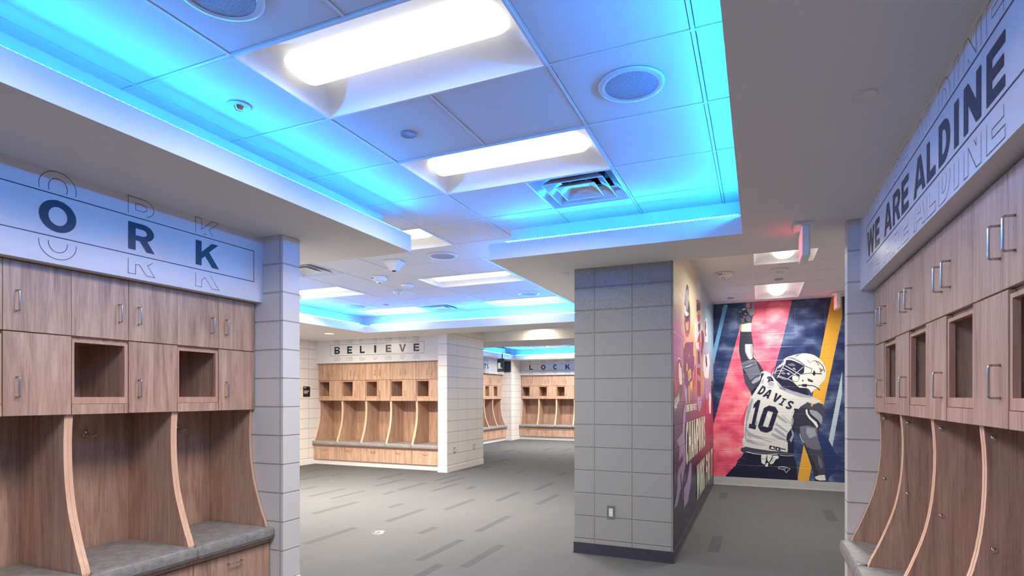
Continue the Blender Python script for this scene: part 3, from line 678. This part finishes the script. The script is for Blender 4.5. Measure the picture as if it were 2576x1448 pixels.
sign('wall_lettering','navy LOCK lettering in the far room',[(c,a,b) for c,(a,b) in zip('LOCK',[(-6.811,-6.685),(-6.408,-6.25),(-6.0,-5.846),(-5.585,-5.425)])],(-7.02,-4.0,2.215,2.425),lambda a,z,d:(a,17.17-d,z),2.243,2.40,2.44,2.19,.135,.135,.0055)
sign('wall_lettering',"navy LET'S GO lettering partly hidden by the hanging monitor",[(c,a,b) for c,(a,b) in zip("LET'SGO",[(14.78,14.88),(14.925,15.025),(15.04,15.15),(15.165,15.195),(15.215,15.325),(15.98,16.12),(16.165,16.33)])],(14.5,16.4,2.175,2.39),lambda a,z,d:(-7.39+d,a,z),2.205,2.355,2.41,2.15,.13,.13,.007)

# ---------------------------------------------------------------- murals (flat printed artwork on the block walls)
MC={}
def mcol(k,c,rough=.32): MC[k]=base('mural_'+k,c,rough)
for k,c in dict(lblue=(120,178,214),yellow=(226,170,62),pale=(176,198,206),blue2=(34,54,104),navy=(30,32,60),skind=(48,50,66),greym=(104,106,122),greyl=(152,156,168),greyll=(200,204,208),greyd=(66,68,84),white=(226,228,222),band=(222,226,200),
 jersey=(208,210,206),shade=(158,162,172),helmet=(218,219,206),bars=(188,192,200),rose=(212,76,100),
 m_grey=(74,78,88),m_lgrey=(150,156,166),m_white=(222,216,218),m_gold=(222,172,70),m_skin=(196,138,100),m_red=(176,62,74),m_dark=(42,38,50),m_maroon=(120,40,66),m_purp=(84,50,84),m_lav=(150,128,166)).items(): mcol(k,c)
# blurred crowd: navy and pink versions
def crowd(name,a,b,c,d):
    m=base('mural_'+name,a,.34); t=NT(m); v=t.maps(pos(t),(1,1,1.5)); n1=t.noise(v,4.2,2,.5); n2=t.noise(t.maps(pos(t),(1.2,1,9)),3.2,3,.5)
    f=t.math('ADD',t.math('MULTIPLY',n1,.82),t.math('MULTIPLY',n2,.19)); t.l(t.ramp(f,(.36,lin(a)),(.48,lin(b)),(.58,lin(c)),(.70,lin(d))),t.b.inputs['Base Color'])
    return m
MC['crowd']=crowd('crowd',(28,40,82),(44,60,100),(66,84,122),(112,128,156)); MC['pink']=crowd('pink',(214,74,104),(238,102,126),(246,128,140),(250,160,162))
def joints(m,ou,oz,bw):   # the block joints show through the print
    t=NT(m); sp=t.n('ShaderNodeSeparateXYZ'); t.l(pos(t),sp.inputs[0])
    g_=t.n('ShaderNodeNewGeometry'); sn=t.n('ShaderNodeSeparateXYZ'); t.l(g_.outputs['True Normal'],sn.inputs[0]); fx=t.math('GREATER_THAN',t.math('ABSOLUTE',sn.outputs[0]),.5)
    u=t.math('ADD',t.math('MULTIPLY',sp.outputs[1],fx),t.math('MULTIPLY',sp.outputs[0],t.math('SUBTRACT',1.0,fx)))
    hs=[]
    for c_,o_,w_ in ((sp.outputs[2],oz,.2032),(u,ou,bw)):
        a=t.math('FRACT',t.math('DIVIDE',t.math('SUBTRACT',c_,o_-50*w_),w_)); d=t.math('MULTIPLY',t.math('MINIMUM',a,t.math('SUBTRACT',1.0,a)),w_)
        mr=t.n('ShaderNodeMapRange'); t.l(d,mr.inputs[0]); mr.inputs[1].default_value=.001; mr.inputs[2].default_value=.006; hs.append(mr.outputs[0])
    t.bump(t.math('MINIMUM',hs[0],hs[1]),.5,.004)
for k,m in MC.items(): joints(m,.095,.125,.4064)
M1= [('lblue',0,[(-497,2844),(-439,2841),(-666,1886),(-666,2154)]),('pink',0,[(-162,2872),(474,2864),(340,2248),(171,1565),(-156,490),(-453,95),(-676,84),(-676,953)]),('rose',0,[(-176,911),(-254,993),(-156,1269),(-98,1123)]),('yellow',0,[(997,2880),(1133,2874),(1133,2552),(896,1271),(699,72),(544,64),(635,704),(744,1381),(842,1972)]),('pale',0,[(1133,1767),(1133,1425),(933,187),(898,347),(990,938)]),('blue2',0,[(842,874),(967,735),(1054,556),(1067,436),(1011,272),(931,126),(780,77),(726,421),(816,690)]),('navy',0,[(-196,530),(489,514),(529,392),(540,249),(551,64),(-493,8),(-477,132),(-324,314),(-284,411),(-239,455)]),('skind',0,[(507,1071),(581,1206),(708,1238),(834,1219),(869,1098),(834,924),(819,731),(869,610),(905,408),(926,237),(789,175),(735,340),(681,522),(621,704),(581,785),(516,886),(452,946)]),('greym',0,[(581,945),(690,962),(807,928),(819,771),(866,610),(780,597),(672,634),(608,755),(581,846)]),('greyl',0,[(672,931),(780,913),(801,811),(708,768),(663,848)]),('greyd',0,[(681,603),(869,600),(908,388),(922,257),(834,222),(762,423)]),('greym',0,[(816,527),(860,468),(891,347),(851,325),(825,405)]),('white',0,[(776,195),(834,222),(908,234),(922,166),(915,121),(807,119)]),('navy',0,[(783,163),(842,145),(922,150),(919,74),(789,67)]),('skind',0,[(-254,2421),(-98,2416),(-67,2174),(-67,2006),(22,1900),(95,1753),(47,1743),(8,1607),(-94,1407),(-108,1512),(-176,1617),(-211,1754),(-243,1934),(-274,2093),(-274,2178)]),('greyl',0,[(-188,2210),(-80,2208),(-72,2124),(-75,1996),(-111,1963),(-142,1986),(-168,2042),(-188,2098)]),('greyll',0,[(-183,2210),(-111,2208),(-111,2108),(-95,2024),(-80,1985),(-116,1968),(-147,2025),(-173,2098)]),('greym',0,[(-240,1920),(-131,1958),(-69,1973),(-28,1945),(2,1850),(33,1772),(23,1706),(-69,1650),(-121,1645),(-157,1690),(-168,1762),(-225,1841)]),('greyd',0,[(-214,1735),(-168,1762),(-111,1645),(-8,1728),(33,1728),(23,1606),(-90,1400),(-111,1466),(-183,1595)]),('greyl',0,[(-95,1617),(-49,1672),(33,1711),(33,1672),(-8,1622),(-75,1589)]),('greyd',9,[(-225,1875),(-131,1896),(-49,1929)]),('greyd',9,[(-209,1824),(-121,1846),(-28,1884)]),('greyll',6,[(-183,1852),(-131,1868),(-90,1896)]),('greyd',0,[(-229,2520),(-258,2578),(-270,2640),(-275,2692),(-267,2721),(-238,2727),(-224,2760),(-190,2774),(-171,2792),(-133,2775),(-111,2763),(-110,2841),(-61,2849),(-57,2771),(-50,2720),(-57,2674),(-78,2633),(-92,2536)]),('greyl',0,[(-111,2763),(-110,2856),(-61,2854),(-57,2771),(-50,2720),(-57,2674),(-95,2644),(-109,2686),(-133,2723),(-128,2754)]),('greyl',0,[(-171,2784),(-133,2775),(-109,2722),(-90,2685),(-104,2645),(-128,2676),(-157,2724)]),('greyd',0,[(-110,2846),(-99,2845),(-99,2794),(-85,2767),(-99,2758),(-110,2789)]),('white',0,[(-238,2732),(-224,2760),(-190,2772),(-176,2756),(-195,2741),(-219,2747)]),('white',0,[(-275,2708),(-267,2721),(-238,2725),(-243,2714),(-262,2710)]),('greym',0,[(-258,2609),(-219,2618),(-181,2627),(-147,2662),(-109,2634),(-99,2583),(-119,2547),(-181,2539),(-234,2551)]),('skind',0,[(-200,2602),(-176,2616),(-166,2575),(-133,2558),(-195,2545)]),('white',0,[(-190,2694),(-176,2696),(-171,2673),(-183,2666)]),('white',0,[(-207,2648),(-195,2651),(-193,2635),(-203,2632)]),('band',0,[(-231,2524),(-96,2540),(-98,2402),(-241,2406)]),('jersey',0,[(41,1770),(99,1788),(171,1752),(237,1669),(340,1534),(489,1472),(681,1422),(842,1341),(891,1240),(708,1299),(599,1212),(516,1122),(489,1060),(470,957),(456,760),(474,545),(340,554),(37,564),(-239,571),(-205,625),(-231,709),(-201,762),(-199,984),(-156,1227),(-94,1407),(14,1611)]),('navy',0,[(41,1761),(89,1750),(53,1678),(33,1606),(-49,1466),(-90,1400),(-95,1466),(18,1628),(38,1689)]),('greyl',0,[(-156,1227),(-88,1375),(-69,1333),(-156,995),(-172,742),(-192,784)]),('shade',0,[(340,1534),(489,1472),(681,1422),(762,1371),(599,1380),(415,1451),(312,1503),(247,1627)]),('shade',0,[(-137,846),(-34,797),(91,733),(200,702),(169,692),(44,731),(-66,762),(-161,794)]),('shade',0,[(-185,759),(-97,710),(-3,661),(154,632),(44,637),(-82,659),(-169,690)]),('shade',0,[(246,1000),(323,942),(422,860),(406,843),(307,908),(242,958)]),('shade',0,[(238,924),(346,842),(406,776),(399,754),(315,807),(223,881)]),('shade',0,[(277,1119),(353,1061),(414,995),(391,986),(315,1035),(262,1085)]),('shade',0,[(-26,1029),(-3,995),(-34,917),(-42,951)]),('shade',0,[(200,838),(307,790),(403,733),(399,708),(292,739),(184,803)]),('shade',0,[(-169,914),(-137,863),(-97,744),(-153,794)]),('white',0,[(107,1151),(161,1109),(184,1058),(146,1075)]),('shade',8,[(-66,796),(44,774),(169,735),(277,721)]),('shade',7,[(-129,726),(-18,687),(91,664)]),('shade',8,[(338,1112),(414,1029),(452,979)]),('shade',0,[(124,1628),(205,1616),(230,1589),(205,1556),(155,1561)]),('shade',0,[(53,1644),(89,1672),(74,1606),(43,1578)]),('greym',4,[(127,1539),(175,1531),(225,1545)]),('navy',0,[(504,1215),(467,1089),(452,996),(474,929),(406,826),(395,733),(414,692),(414,540),(497,526),(497,812),(504,879),(512,1031),(609,1200)]),('greyl',0,[(482,1081),(504,1064),(482,946),(467,988)]),('greyl',0,[(459,912),(497,846),(493,787),(459,693),(437,743),(474,811)]),('greyd',0,[(-249,584),(-177,613),(-66,591),(91,571),(277,543),(493,535),(493,509),(277,501),(44,496),(-97,512),(-209,513),(-245,541)]),('white',7,[(-169,537),(-66,509),(91,496),(277,514)]),('white',5,[(307,498),(399,493),(489,501)]),('greyd',0,[(578,1236),(689,1316),(741,1238),(755,1275),(828,1305),(887,1277),(916,1145),(901,1047),(858,1086),(792,1176),(718,1200),(659,1216)]),('skind',0,[(488,1039),(503,1130),(585,1236),(659,1207),(689,1083),(696,1043)]),('white',0,[(654,1192),(676,1209),(687,1134),(727,1077),(801,1012),(823,954),(808,924),(757,1002),(698,1068),(661,1134)]),('greyl',0,[(705,1193),(742,1194),(815,1170),(874,1096),(881,1038),(859,980),(823,1037),(757,1102),(713,1143)]),('navy',9,[(691,1205),(720,1127),(793,1061),(837,996),(841,929)]),('greyll',7,[(576,831),(594,764),(631,699)]),('white',7,[(504,1182),(467,1063),(459,962)]),('navy',0,[(229,1677),(290,1719),(442,1685),(525,1617),(593,1558),(667,1517),(696,1408),(593,1441),(480,1491),(336,1567),(260,1634)]),('helmet',0,[(347,1924),(359,1960),(395,1986),(435,2003),(506,2024),(561,2036),(616,2044),(670,2041),(728,2029),(779,2006),(836,1960),(882,1905),(916,1831),(927,1757),(924,1700),(908,1639),(874,1600),(840,1557),(836,1531),(767,1491),(732,1447),(709,1491),(694,1508),(670,1521),(569,1530),(537,1565),(486,1614),(435,1636),(355,1658),(275,1694),(279,1827),(323,1889)]),('navy',0,[(391,1950),(447,1952),(522,1922),(592,1882),(639,1846),(637,1794),(631,1745),(585,1724),(561,1671),(537,1614),(486,1614),(395,1649),(291,1694),(243,1739),(275,1819),(339,1862),(379,1889)]),('greym',0,[(407,1871),(431,1888),(474,1899),(506,1883),(522,1861),(490,1852),(447,1861)]),('greyl',0,[(474,1817),(502,1834),(526,1799),(514,1794)]),('greyl',0,[(403,1751),(427,1760),(447,1729),(431,1720),(411,1724)]),('greym',0,[(307,1783),(339,1787),(375,1756),(379,1729),(351,1725),(323,1752)]),('helmet',0,[(639,1829),(670,1824),(713,1828),(736,1797),(725,1749),(694,1745),(643,1750)]),('greyd',8,[(411,1981),(474,1971),(561,1926),(635,1859),(740,1806),(728,1745),(592,1728)]),('greyd',5,[(447,1994),(514,1971),(592,1917),(643,1864)]),('bars',8,[(379,1866),(474,1799),(537,1755),(588,1719)]),('bars',8,[(343,1831),(435,1782),(506,1728),(569,1680)]),('bars',7,[(486,1711),(553,1772),(624,1838)]),('bars',8,[(411,1662),(482,1720)]),('bars',8,[(275,1716),(395,1667),(482,1627),(545,1618)]),('greyd',6,[(359,1946),(339,1871),(283,1738)]),('bars',7,[(387,1968),(379,1897),(331,1818),(291,1712),(263,1676)]),('bars',7,[(235,1739),(263,1828),(307,1876),(363,1880)]),('navy',5,[(182,1681),(186,1757),(218,1832),(263,1876)]),('bars',6,[(206,1757),(291,1792),(371,1791)]),('helmet',0,[(474,1698),(506,1711),(553,1684),(561,1658),(549,1627),(502,1623),(478,1649)]),('greyd',5,[(486,1623),(537,1614),(561,1644),(577,1693)]),('greyd',0,[(676,1671),(709,1657),(752,1635),(757,1613),(740,1605),(690,1622)]),('greyd',0,[(606,1640),(622,1647),(631,1636),(624,1620),(608,1622)]),('navy',11,[(736,1740),(786,1736),(870,1733)]),('navy',0,[(765,1790),(786,1757),(782,1709),(752,1710),(752,1745)]),('navy',9,[(553,1565),(670,1565),(748,1557),(809,1526),(844,1487)]),('navy',0,[(606,1581),(674,1583),(670,1535),(608,1543)]),('greyd',8,[(786,1928),(836,1901),(882,1848),(908,1761)]),('greym',8,[(740,1920),(779,1932),(821,1884),(828,1858)]),('greym',0,[(830,1831),(863,1805),(891,1792),(863,1757),(848,1753),(844,1796)]),('navy',5,[(678,1942),(701,1916),(732,1900)]),('greyd',0,[(506,2006),(569,2032),(600,2042),(537,2001)]),('navy',0,[(139,1705),(180,1699),(205,1672),(222,1625),(205,1630),(185,1633),(132,1617),(150,1661),(124,1677)]),('bars',3,[(144,1688),(170,1672),(182,1650),(160,1647)]),('greyd',5,[(329,1554),(389,1533)]),('greyd',7,[(302,1533),(386,1495)]),('navy',0,[(161,643),(240,631),(232,574),(155,588)]),('white',0,[(169,599),(204,630),(231,588)]),('navy',0,[(246,629),(311,619),(306,561),(242,574)]),('white',0,[(265,606),(288,603),(285,577),(263,581)]),('greyd',0,[(315,612),(385,596),(380,543),(307,557)]),('jersey',0,[(319,591),(380,579),(378,549),(314,562)]),('white',0,[(48,501),(122,495),(115,444),(99,354),(76,348),(48,373),(44,441)]),('white',0,[(130,495),(200,494),(184,438),(154,386),(130,410)]),('white',0,[(208,490),(285,493),(288,451),(246,432),(215,371),(177,353),(161,378),(200,430)]),('white',0,[(115,367),(146,377),(138,317),(103,315),(99,337)]),('greyd',4,[(48,437),(115,435)]),('greyd',4,[(161,463),(192,430),(231,465)]),('greyd',4,[(177,378),(223,423)]),('white',6,[(285,315),(338,328),(391,320),(448,293),(422,275),(391,236),(368,277),(323,291),(285,294),(285,315)]),('white',4,[(338,305),(391,299),(368,285)]),('greym',4,[(-273,402),(-241,447),(-181,415)]),('greym',4,[(-313,340),(-273,376),(-225,344)]),('greym',4,[(-362,295),(-281,285)]),('greyd',5,[(-468,142),(-419,205),(-354,278)])]
M1L= [('D',(-13,1442),(54,1413),(62,1565)),('A',(62,1400),(145,1362),(136,1515)),('V',(186,1341),(271,1295),(248,1452)),('I',(286,1279),(340,1254),(345,1376)),('S',(367,1229),(445,1194),(435,1341)),('1',(-137,912),(-36,887),(-44,1355)),('0',(-20,877),(180,825),(99,1272))]
M2= [('m_grey',0,[(5809,2449),(5883,2510),(5960,2524),(6046,2512),(6070,2449),(6139,2365),(6201,2310),(6209,2127),(6159,2048),(5772,2018),(5700,2091),(5707,2190),(5718,2327)]),('m_lgrey',0,[(5809,2428),(5960,2484),(6038,2421),(6038,2350),(5921,2244),(5809,2289),(5754,2341)]),('m_white',0,[(5718,2281),(5809,2281),(5846,2243),(6078,2247),(5921,2192),(5772,2190),(5693,2209)]),('m_gold',0,[(5999,2415),(6098,2435),(6110,2379),(6038,2372)]),('m_skin',0,[(5827,2149),(6038,2179),(6058,2088),(5883,2047),(5772,2095)]),('m_red',0,[(5772,2014),(6098,2051),(6078,2009),(5846,1987)]),('m_dark',0,[(5846,2191),(6046,2221),(6038,2171),(5883,2126),(5816,2144)]),('m_white',0,[(6971,2715),(7093,2792),(7170,2806),(7299,2758),(7327,2682),(7415,2555),(6894,2508),(6919,2614)]),('m_red',0,[(6818,2506),(7104,2551),(7385,2551),(7385,2518),(6894,2467)]),('m_dark',0,[(6868,2469),(7104,2509),(7327,2510),(7327,2445),(7159,2433),(6894,2376)]),('m_skin',0,[(6919,2384),(7270,2437),(7270,2352),(7104,2300),(6945,2332)]),('m_red',0,[(6945,2347),(7327,2397),(7299,2323),(7050,2272)]),('m_white',0,[(6818,2290),(6894,2305),(7050,2272),(7104,2148),(7385,2258),(7385,2323),(7626,2307),(7817,2248),(7850,2109),(6695,2009),(6647,2126),(6671,2227)]),('m_red',0,[(7104,2122),(7327,2197),(7356,2066),(6945,2031)]),('m_dark',0,[(7024,2243),(7327,2305),(7327,2208),(7104,2164)]),('m_maroon',0,[(7444,2209),(7626,2251),(7817,2220),(7850,2109),(7504,2079)]),('m_white',0,[(7983,2406),(8156,2469),(8337,2479),(8411,2372),(8487,2164),(7983,2120),(7916,2259)]),('m_dark',0,[(8031,2400),(8156,2427),(8192,2347),(8086,2276),(8228,2231),(8086,2199),(7983,2266)]),('m_purp',0,[(5595,1886),(5912,1941),(6524,1994),(6629,1821),(6602,1694),(6472,1656),(6397,1563),(6134,1521),(6065,1398),(6134,1331),(5912,1331),(5912,1467),(5705,1537),(5606,1652),(5645,1729),(5595,1820)]),('m_gold',0,[(5595,1886),(5665,1920),(5786,1930),(5705,1895),(5645,1842)]),('m_gold',0,[(6524,1994),(6629,2003),(6629,1921),(6710,1938),(6683,1852),(6550,1838),(6524,1896)]),('m_gold',0,[(5990,1648),(6251,1694),(6299,1607),(6065,1550)]),('m_purp',0,[(6052,1640),(6111,1650),(6143,1587),(6088,1578)]),('m_purp',0,[(6171,1660),(6208,1667),(6236,1611),(6189,1604)]),('m_gold',0,[(5869,1722),(5933,1735),(5977,1667),(5869,1643)]),('m_gold',0,[(6203,1543),(6372,1567),(6397,1504),(6227,1450)]),('m_gold',0,[(6043,1499),(6111,1520),(6134,1331),(6079,1332)]),('m_gold',0,[(5606,1633),(5665,1616),(5685,1570),(5618,1577)]),('m_gold',0,[(6065,1803),(6143,1854),(6143,1823),(6065,1787)]),('m_gold',0,[(6264,2105),(6530,2177),(6507,2112),(6372,2084),(6285,2038)]),('m_maroon',0,[(4967,1500),(5030,1602),(5126,1701),(5243,1742),(5329,1743),(5455,1700),(5549,1622),(5556,1510),(5530,1417),(5329,1332),(5030,1357),(4974,1399)]),('m_red',0,[(4998,1483),(5061,1612),(5226,1706),(5260,1620),(5226,1504),(5030,1416)]),('m_white',0,[(5260,1690),(5329,1712),(5383,1670),(5455,1659),(5511,1592),(5511,1509),(5329,1506),(5260,1576)]),('m_white',7,[(4983,1496),(5046,1611),(5142,1706),(5253,1744),(5365,1738)]),('m_lgrey',0,[(4952,1357),(5061,1391),(5192,1403),(5294,1439),(5329,1354),(5192,1333),(5030,1281),(4967,1274)]),('m_white',9,[(4983,1374),(5077,1318),(5260,1386)]),('m_white',9,[(4967,1320),(5142,1300)]),('m_lav',0,[(5705,1527),(5912,1467),(5933,1329),(5786,1331),(5665,1446)]),('m_lav',0,[(6849,1937),(7334,1985),(7400,1752),(6906,1729)]),('m_dark',0,[(6994,1927),(7257,1955),(7270,1794),(7024,1781)]),('m_white',0,[(6737,2001),(7270,2059),(7400,2033),(7145,1965),(6849,1943)]),('m_red',0,[(7145,2042),(7367,2067),(7367,1994),(7176,1979)]),('m_red',0,[(6498,1614),(6629,1744),(6765,1779),(6821,1680),(6793,1521),(6472,1505)]),('m_white',6,[(6498,1603),(6602,1738),(6726,1774)]),('m_maroon',0,[(6906,1729),(7334,1749),(7400,1396),(7024,1397)]),('m_skin',0,[(7466,1705),(7673,1738),(7817,1654),(7744,1537),(7534,1515),(7367,1543),(7334,1639)]),('m_lav',0,[(6906,1397),(7534,1396),(7466,1273),(7207,1206),(6965,1281)]),('m_lav',0,[(6878,1660),(7334,1639),(7270,1577),(7024,1595)]),('m_white',0,[(7673,1840),(7817,1945),(8200,1957),(8622,2020),(8803,1902),(8667,1780),(8622,1665),(8281,1638),(7891,1656),(7708,1740)]),('m_dark',0,[(8058,1954),(8281,1941),(8364,1823),(8200,1788),(8081,1876)]),('m_lav',0,[(7966,1632),(8667,1652),(8991,1469),(8622,1395),(8281,1327),(8043,1396)]),('m_skin',0,[(8693,1753),(8896,1731),(8896,1585),(8667,1638)]),('m_maroon',0,[(7534,1895),(7817,2080),(7817,2106),(7534,2081),(7400,1947)]),('m_dark',0,[(9137,1582),(9288,1654),(9551,1590),(9693,1394),(9497,1285),(9187,1394)]),('m_gold',9,[(9187,1568),(9340,1594),(9519,1503),(9551,1331)]),('m_white',0,[(8667,1424),(8803,1467),(9088,1410),(9039,1136),(8711,1146),(8622,1324)]),('m_red',0,[(8200,1301),(8406,1326),(8578,1303),(8578,1149),(8121,1163)]),('m_lav',0,[(5051,960),(5159,1024),(5511,1061),(5574,1228),(5705,1327),(5806,1302),(5705,1017),(5806,752),(5511,599),(5159,446),(4947,450),(5159,605)]),('m_lav',0,[(5912,560),(6172,721),(6331,678),(6291,508),(5984,342),(5639,323),(5639,518)]),('m_purp',0,[(5243,812),(5574,855),(5574,792),(5271,750)]),('m_purp',0,[(5359,695),(5449,699),(5511,553),(5671,450),(5511,407),(5389,593)]),('m_purp',0,[(4947,1191),(5077,1029),(5329,937),(5159,626),(4937,637)])]
M2T= [('SOME WISH FOR IT.', (5772, 1245), (6859, 1246), (5772, 1318), (6859, 1317)), ('CHAMPIONS', (5772, 748), (8017, 724), (5772, 1142), (8017, 1138)), ('WORK FOR IT', (6859, 217), (9357, 166), (6859, 611), (9357, 595))]

keys=list(MC); mats=[MC[k] for k in keys]
def art(b,items,fn,base_d):
    for n,(c,w_,pts) in enumerate(items):
        d=base_d+n*.00003; mi=keys.index(c); P=[(x/1000,z/1000) for x,z in pts]
        if w_: P=thick(P,w_*(.006 if fn is f1 else .008)/9*2.0)
        try: fill(b,[P],lambda u,v:fn(u,v,d),mi)
        except Exception as e: print('skip',e)
Z0,Z1=.13,2.853
def clipz(items,lo,hi,ulo,uhi): return [(c,w_,[(max(ulo,min(uhi,x)),max(lo,min(hi,z))) for x,z in p]) for c,w_,p in items]
f1=lambda u,v,d:(u,9.6-d,v)
t=thing('wall_mural','mural of a football player in white jersey 10 raising one finger','mural')
b=MB(); b.box(-.655,1.765,9.597,9.5995,Z0,Z1,keys.index('crowd')); art(b,clipz(M1,132,2852,-653,1764),f1,.0032); b.build('picture',mats,t)
for ch,bl,br,tl in M1L:
    b=MB(); o=Vector(bl)/1000; r=(Vector(br)-Vector(bl))/1000; u_=(Vector(tl)-Vector(bl))/1000
    g=glyph(ch,{'I':.7,'1':.55,'0':1.0}.get(ch,.86),{'0':.30,'1':.3}.get(ch,.25)); gw=max(p[0] for p in g[0])
    if ch=='I': g=[[(0,0),(.7,0),(.7,.15),(.47,.15),(.47,.85),(.7,.85),(.7,1),(0,1),(0,.85),(.23,.85),(.23,.15),(0,.15)]]; gw=.7
    fill(b,g,lambda a,c:f1(o.x+r.x*a/gw+u_.x*c,o.y+r.y*a/gw+u_.y*c,.0085)); b.build('lettering',MC['navy'],t)
f2=lambda u,v,d:(-.655+d,u,v)
def mural2_bg():
    m=base('mural_champions_ground',(90,50,80),.3); t=NT(m); sp=t.n('ShaderNodeSeparateXYZ'); t.l(pos(t),sp.inputs[0])
    y,z=sp.outputs[1],sp.outputs[2]; wob=t.noise(pos(t),1.6,3,.5)
    def rng(v,a,b):
        mr=t.n('ShaderNodeMapRange',interpolation_type='SMOOTHSTEP'); t.l(v,mr.inputs[0]); mr.inputs[1].default_value=a; mr.inputs[2].default_value=b; return mr.outputs[0]
    zz=t.math('ADD',z,t.math('MULTIPLY',t.math('SUBTRACT',wob,.5),.5))
    sky=t.mix(rng(y,6.6,8.2),lin((222,206,170)),lin((150,176,196))); mid=t.mix(rng(y,5.2,6.4),lin((140,110,150)),lin((206,150,110))); mid=t.mix(rng(y,7.0,8.4),mid,lin((150,160,184)))
    c=t.mix(rng(zz,1.9,2.35),mid,sky); low=t.mix(rng(y,5.6,7.5),lin((72,44,78)),lin((128,36,66)))
    c=t.mix(rng(zz,1.25,1.65),low,c); bot=t.mix(rng(y,6.5,9.0),lin((34,30,56)),lin((50,46,50))); c=t.mix(rng(zz,.45,.95),bot,c)
    t.l(c,t.b.inputs['Base Color']); joints(m,5.2,.125,.4064); return m
mats2=mats+[mural2_bg()]
t=thing('wall_mural','maroon mural reading SOME WISH FOR IT, CHAMPIONS WORK FOR IT beside the column','mural')
b=MB(); b.box(-.6545,-.652,4.922,9.596,.097,Z1,len(keys)); art(b,clipz(M2,99,2850,4925,9594),f2,.0032); b.build('picture',mats2,t)
for s,bl,br,tl,tr in M2T:
    b=MB(); ws=[(.45 if c==' ' else {'I':.42,'.':.3,'M':1.2,'W':1.3}.get(c,.8)) for c in s]; tot=sum(ws)+.16*len(s); k=(br[0]-bl[0])/1000/tot; y=bl[0]/1000; z0=(bl[1]+br[1])/2000; h=(tl[1]+tr[1])/2000-z0
    for c,w_ in zip(s,ws):
        if c!=' ': fill(b,glyph(c,w_,.27),lambda u,v:f2(y+u*k,z0+v*h,.0085))
        y+=(w_+.16)*k
    b.build('lettering',MC['band'],t)

# ---------------------------------------------------------------- outlets, plaque, floor box, monitor
def outlet(loc,rz,label,n=1):
    t=thing('wall_outlet',label,'outlet',loc,rz,'wall outlets')
    MB().box(-.036,.036,-.005,0,-.058,.058).build('plate',METAL,t,bevel=.002)
    b=MB().box(-.0165,.0165,-.0075,-.005,-.034,.034); 
    o=b.build('receptacle',WHITE,t)
    b=MB()
    for z in (-.017,.017):
        for x in (-.006,.005): b.box(x,x+.002,-.0079,-.0075,z-.001,z+.008)
        b.lathe([(0,-.0004),(.0025,-.0004),(.0025,0)],0,-.0075,z-.006,n=10,axis='y')
    b.build('slots',BLACK,o)
outlet((-1.182,4.92,.385),0,'steel framed white outlet low on the grey block column')
outlet((-5.22,9.36,.385),PI/2,'outlet on the cream pillar side, left of the two')
outlet((-5.22,10.17,.385),PI/2,'outlet on the cream pillar side, right of the two')
t=thing('room_plaque','small black room sign on the block wall left of the lockers','sign',(-8.46,9.0,1.49),PI/2)
MB().box(-.095,.095,-.008,0,-.105,.105).build('plate',BLACK,t,bevel=.002)
b=MB()
for x0,x1,z0,z1 in [(-.08,-.03,.07,.084),(-.08,.05,.0,.02),(-.08,.02,-.03,-.012),(-.08,.0,-.05,-.046)]:
    x=x0
    while x<x1: b.quad((x,-.0085,z0),(x+.009,-.0085,z0),(x+.009,-.0085,z1),(x,-.0085,z1)); x+=.0125
b.build('lettering',WHITE,t)
t=thing('floor_box','round metal floor outlet cover set in the carpet','floor outlet',(-3.58,4.83,0))
MB().lathe([(.072,0),(.070,.004),(.060,.005),(.058,.003),(0,.003)],n=40).build('cover',METAL,t)
b=MB(); 
for s in (-1,1): b.lathe([(.022,.0034),(.020,.005),(.012,.005),(.010,.0034)],s*.028,0,0,n=20)
b.box(-.005,.005,-.052,.052,.0032,.0045); b.build('lid',CHROME,t)
t=thing('hanging_monitor',"dark monitor with a yellow green screen hanging before the LET'S GO wall",'monitor',(-6.93,15.2,2.3),math.radians(-38))
MB().box(-.17,.17,-.03,.03,-.19,.19).build('casing',BLACK,t,bevel=.006)
MB().box(-.158,.158,-.032,-.030,-.175,.17).build('screen',GLASSY,t)
MB().box(-.11,.04,-.0335,-.032,-.075,.07).box(-.11,.158,-.0335,-.032,-.098,-.08).build('screen_image',SCRN,t)
MB().tube([(0,.05,.05),(0,.05,.36)],.016,10).box(-.04,.04,.03,.07,-.04,.08).build('mount',BLACK,t)
t=thing('wall_display','dark glossy square panel high on the far corner wall','display',(-7.285,16.46,2.335))
MB().box(-.15,.13,-.04,0,-.175,.155).build('casing',BLACK,t,bevel=.004); MB().box(-.138,.118,-.042,-.04,-.163,.143).build('screen',GLASSY,t)
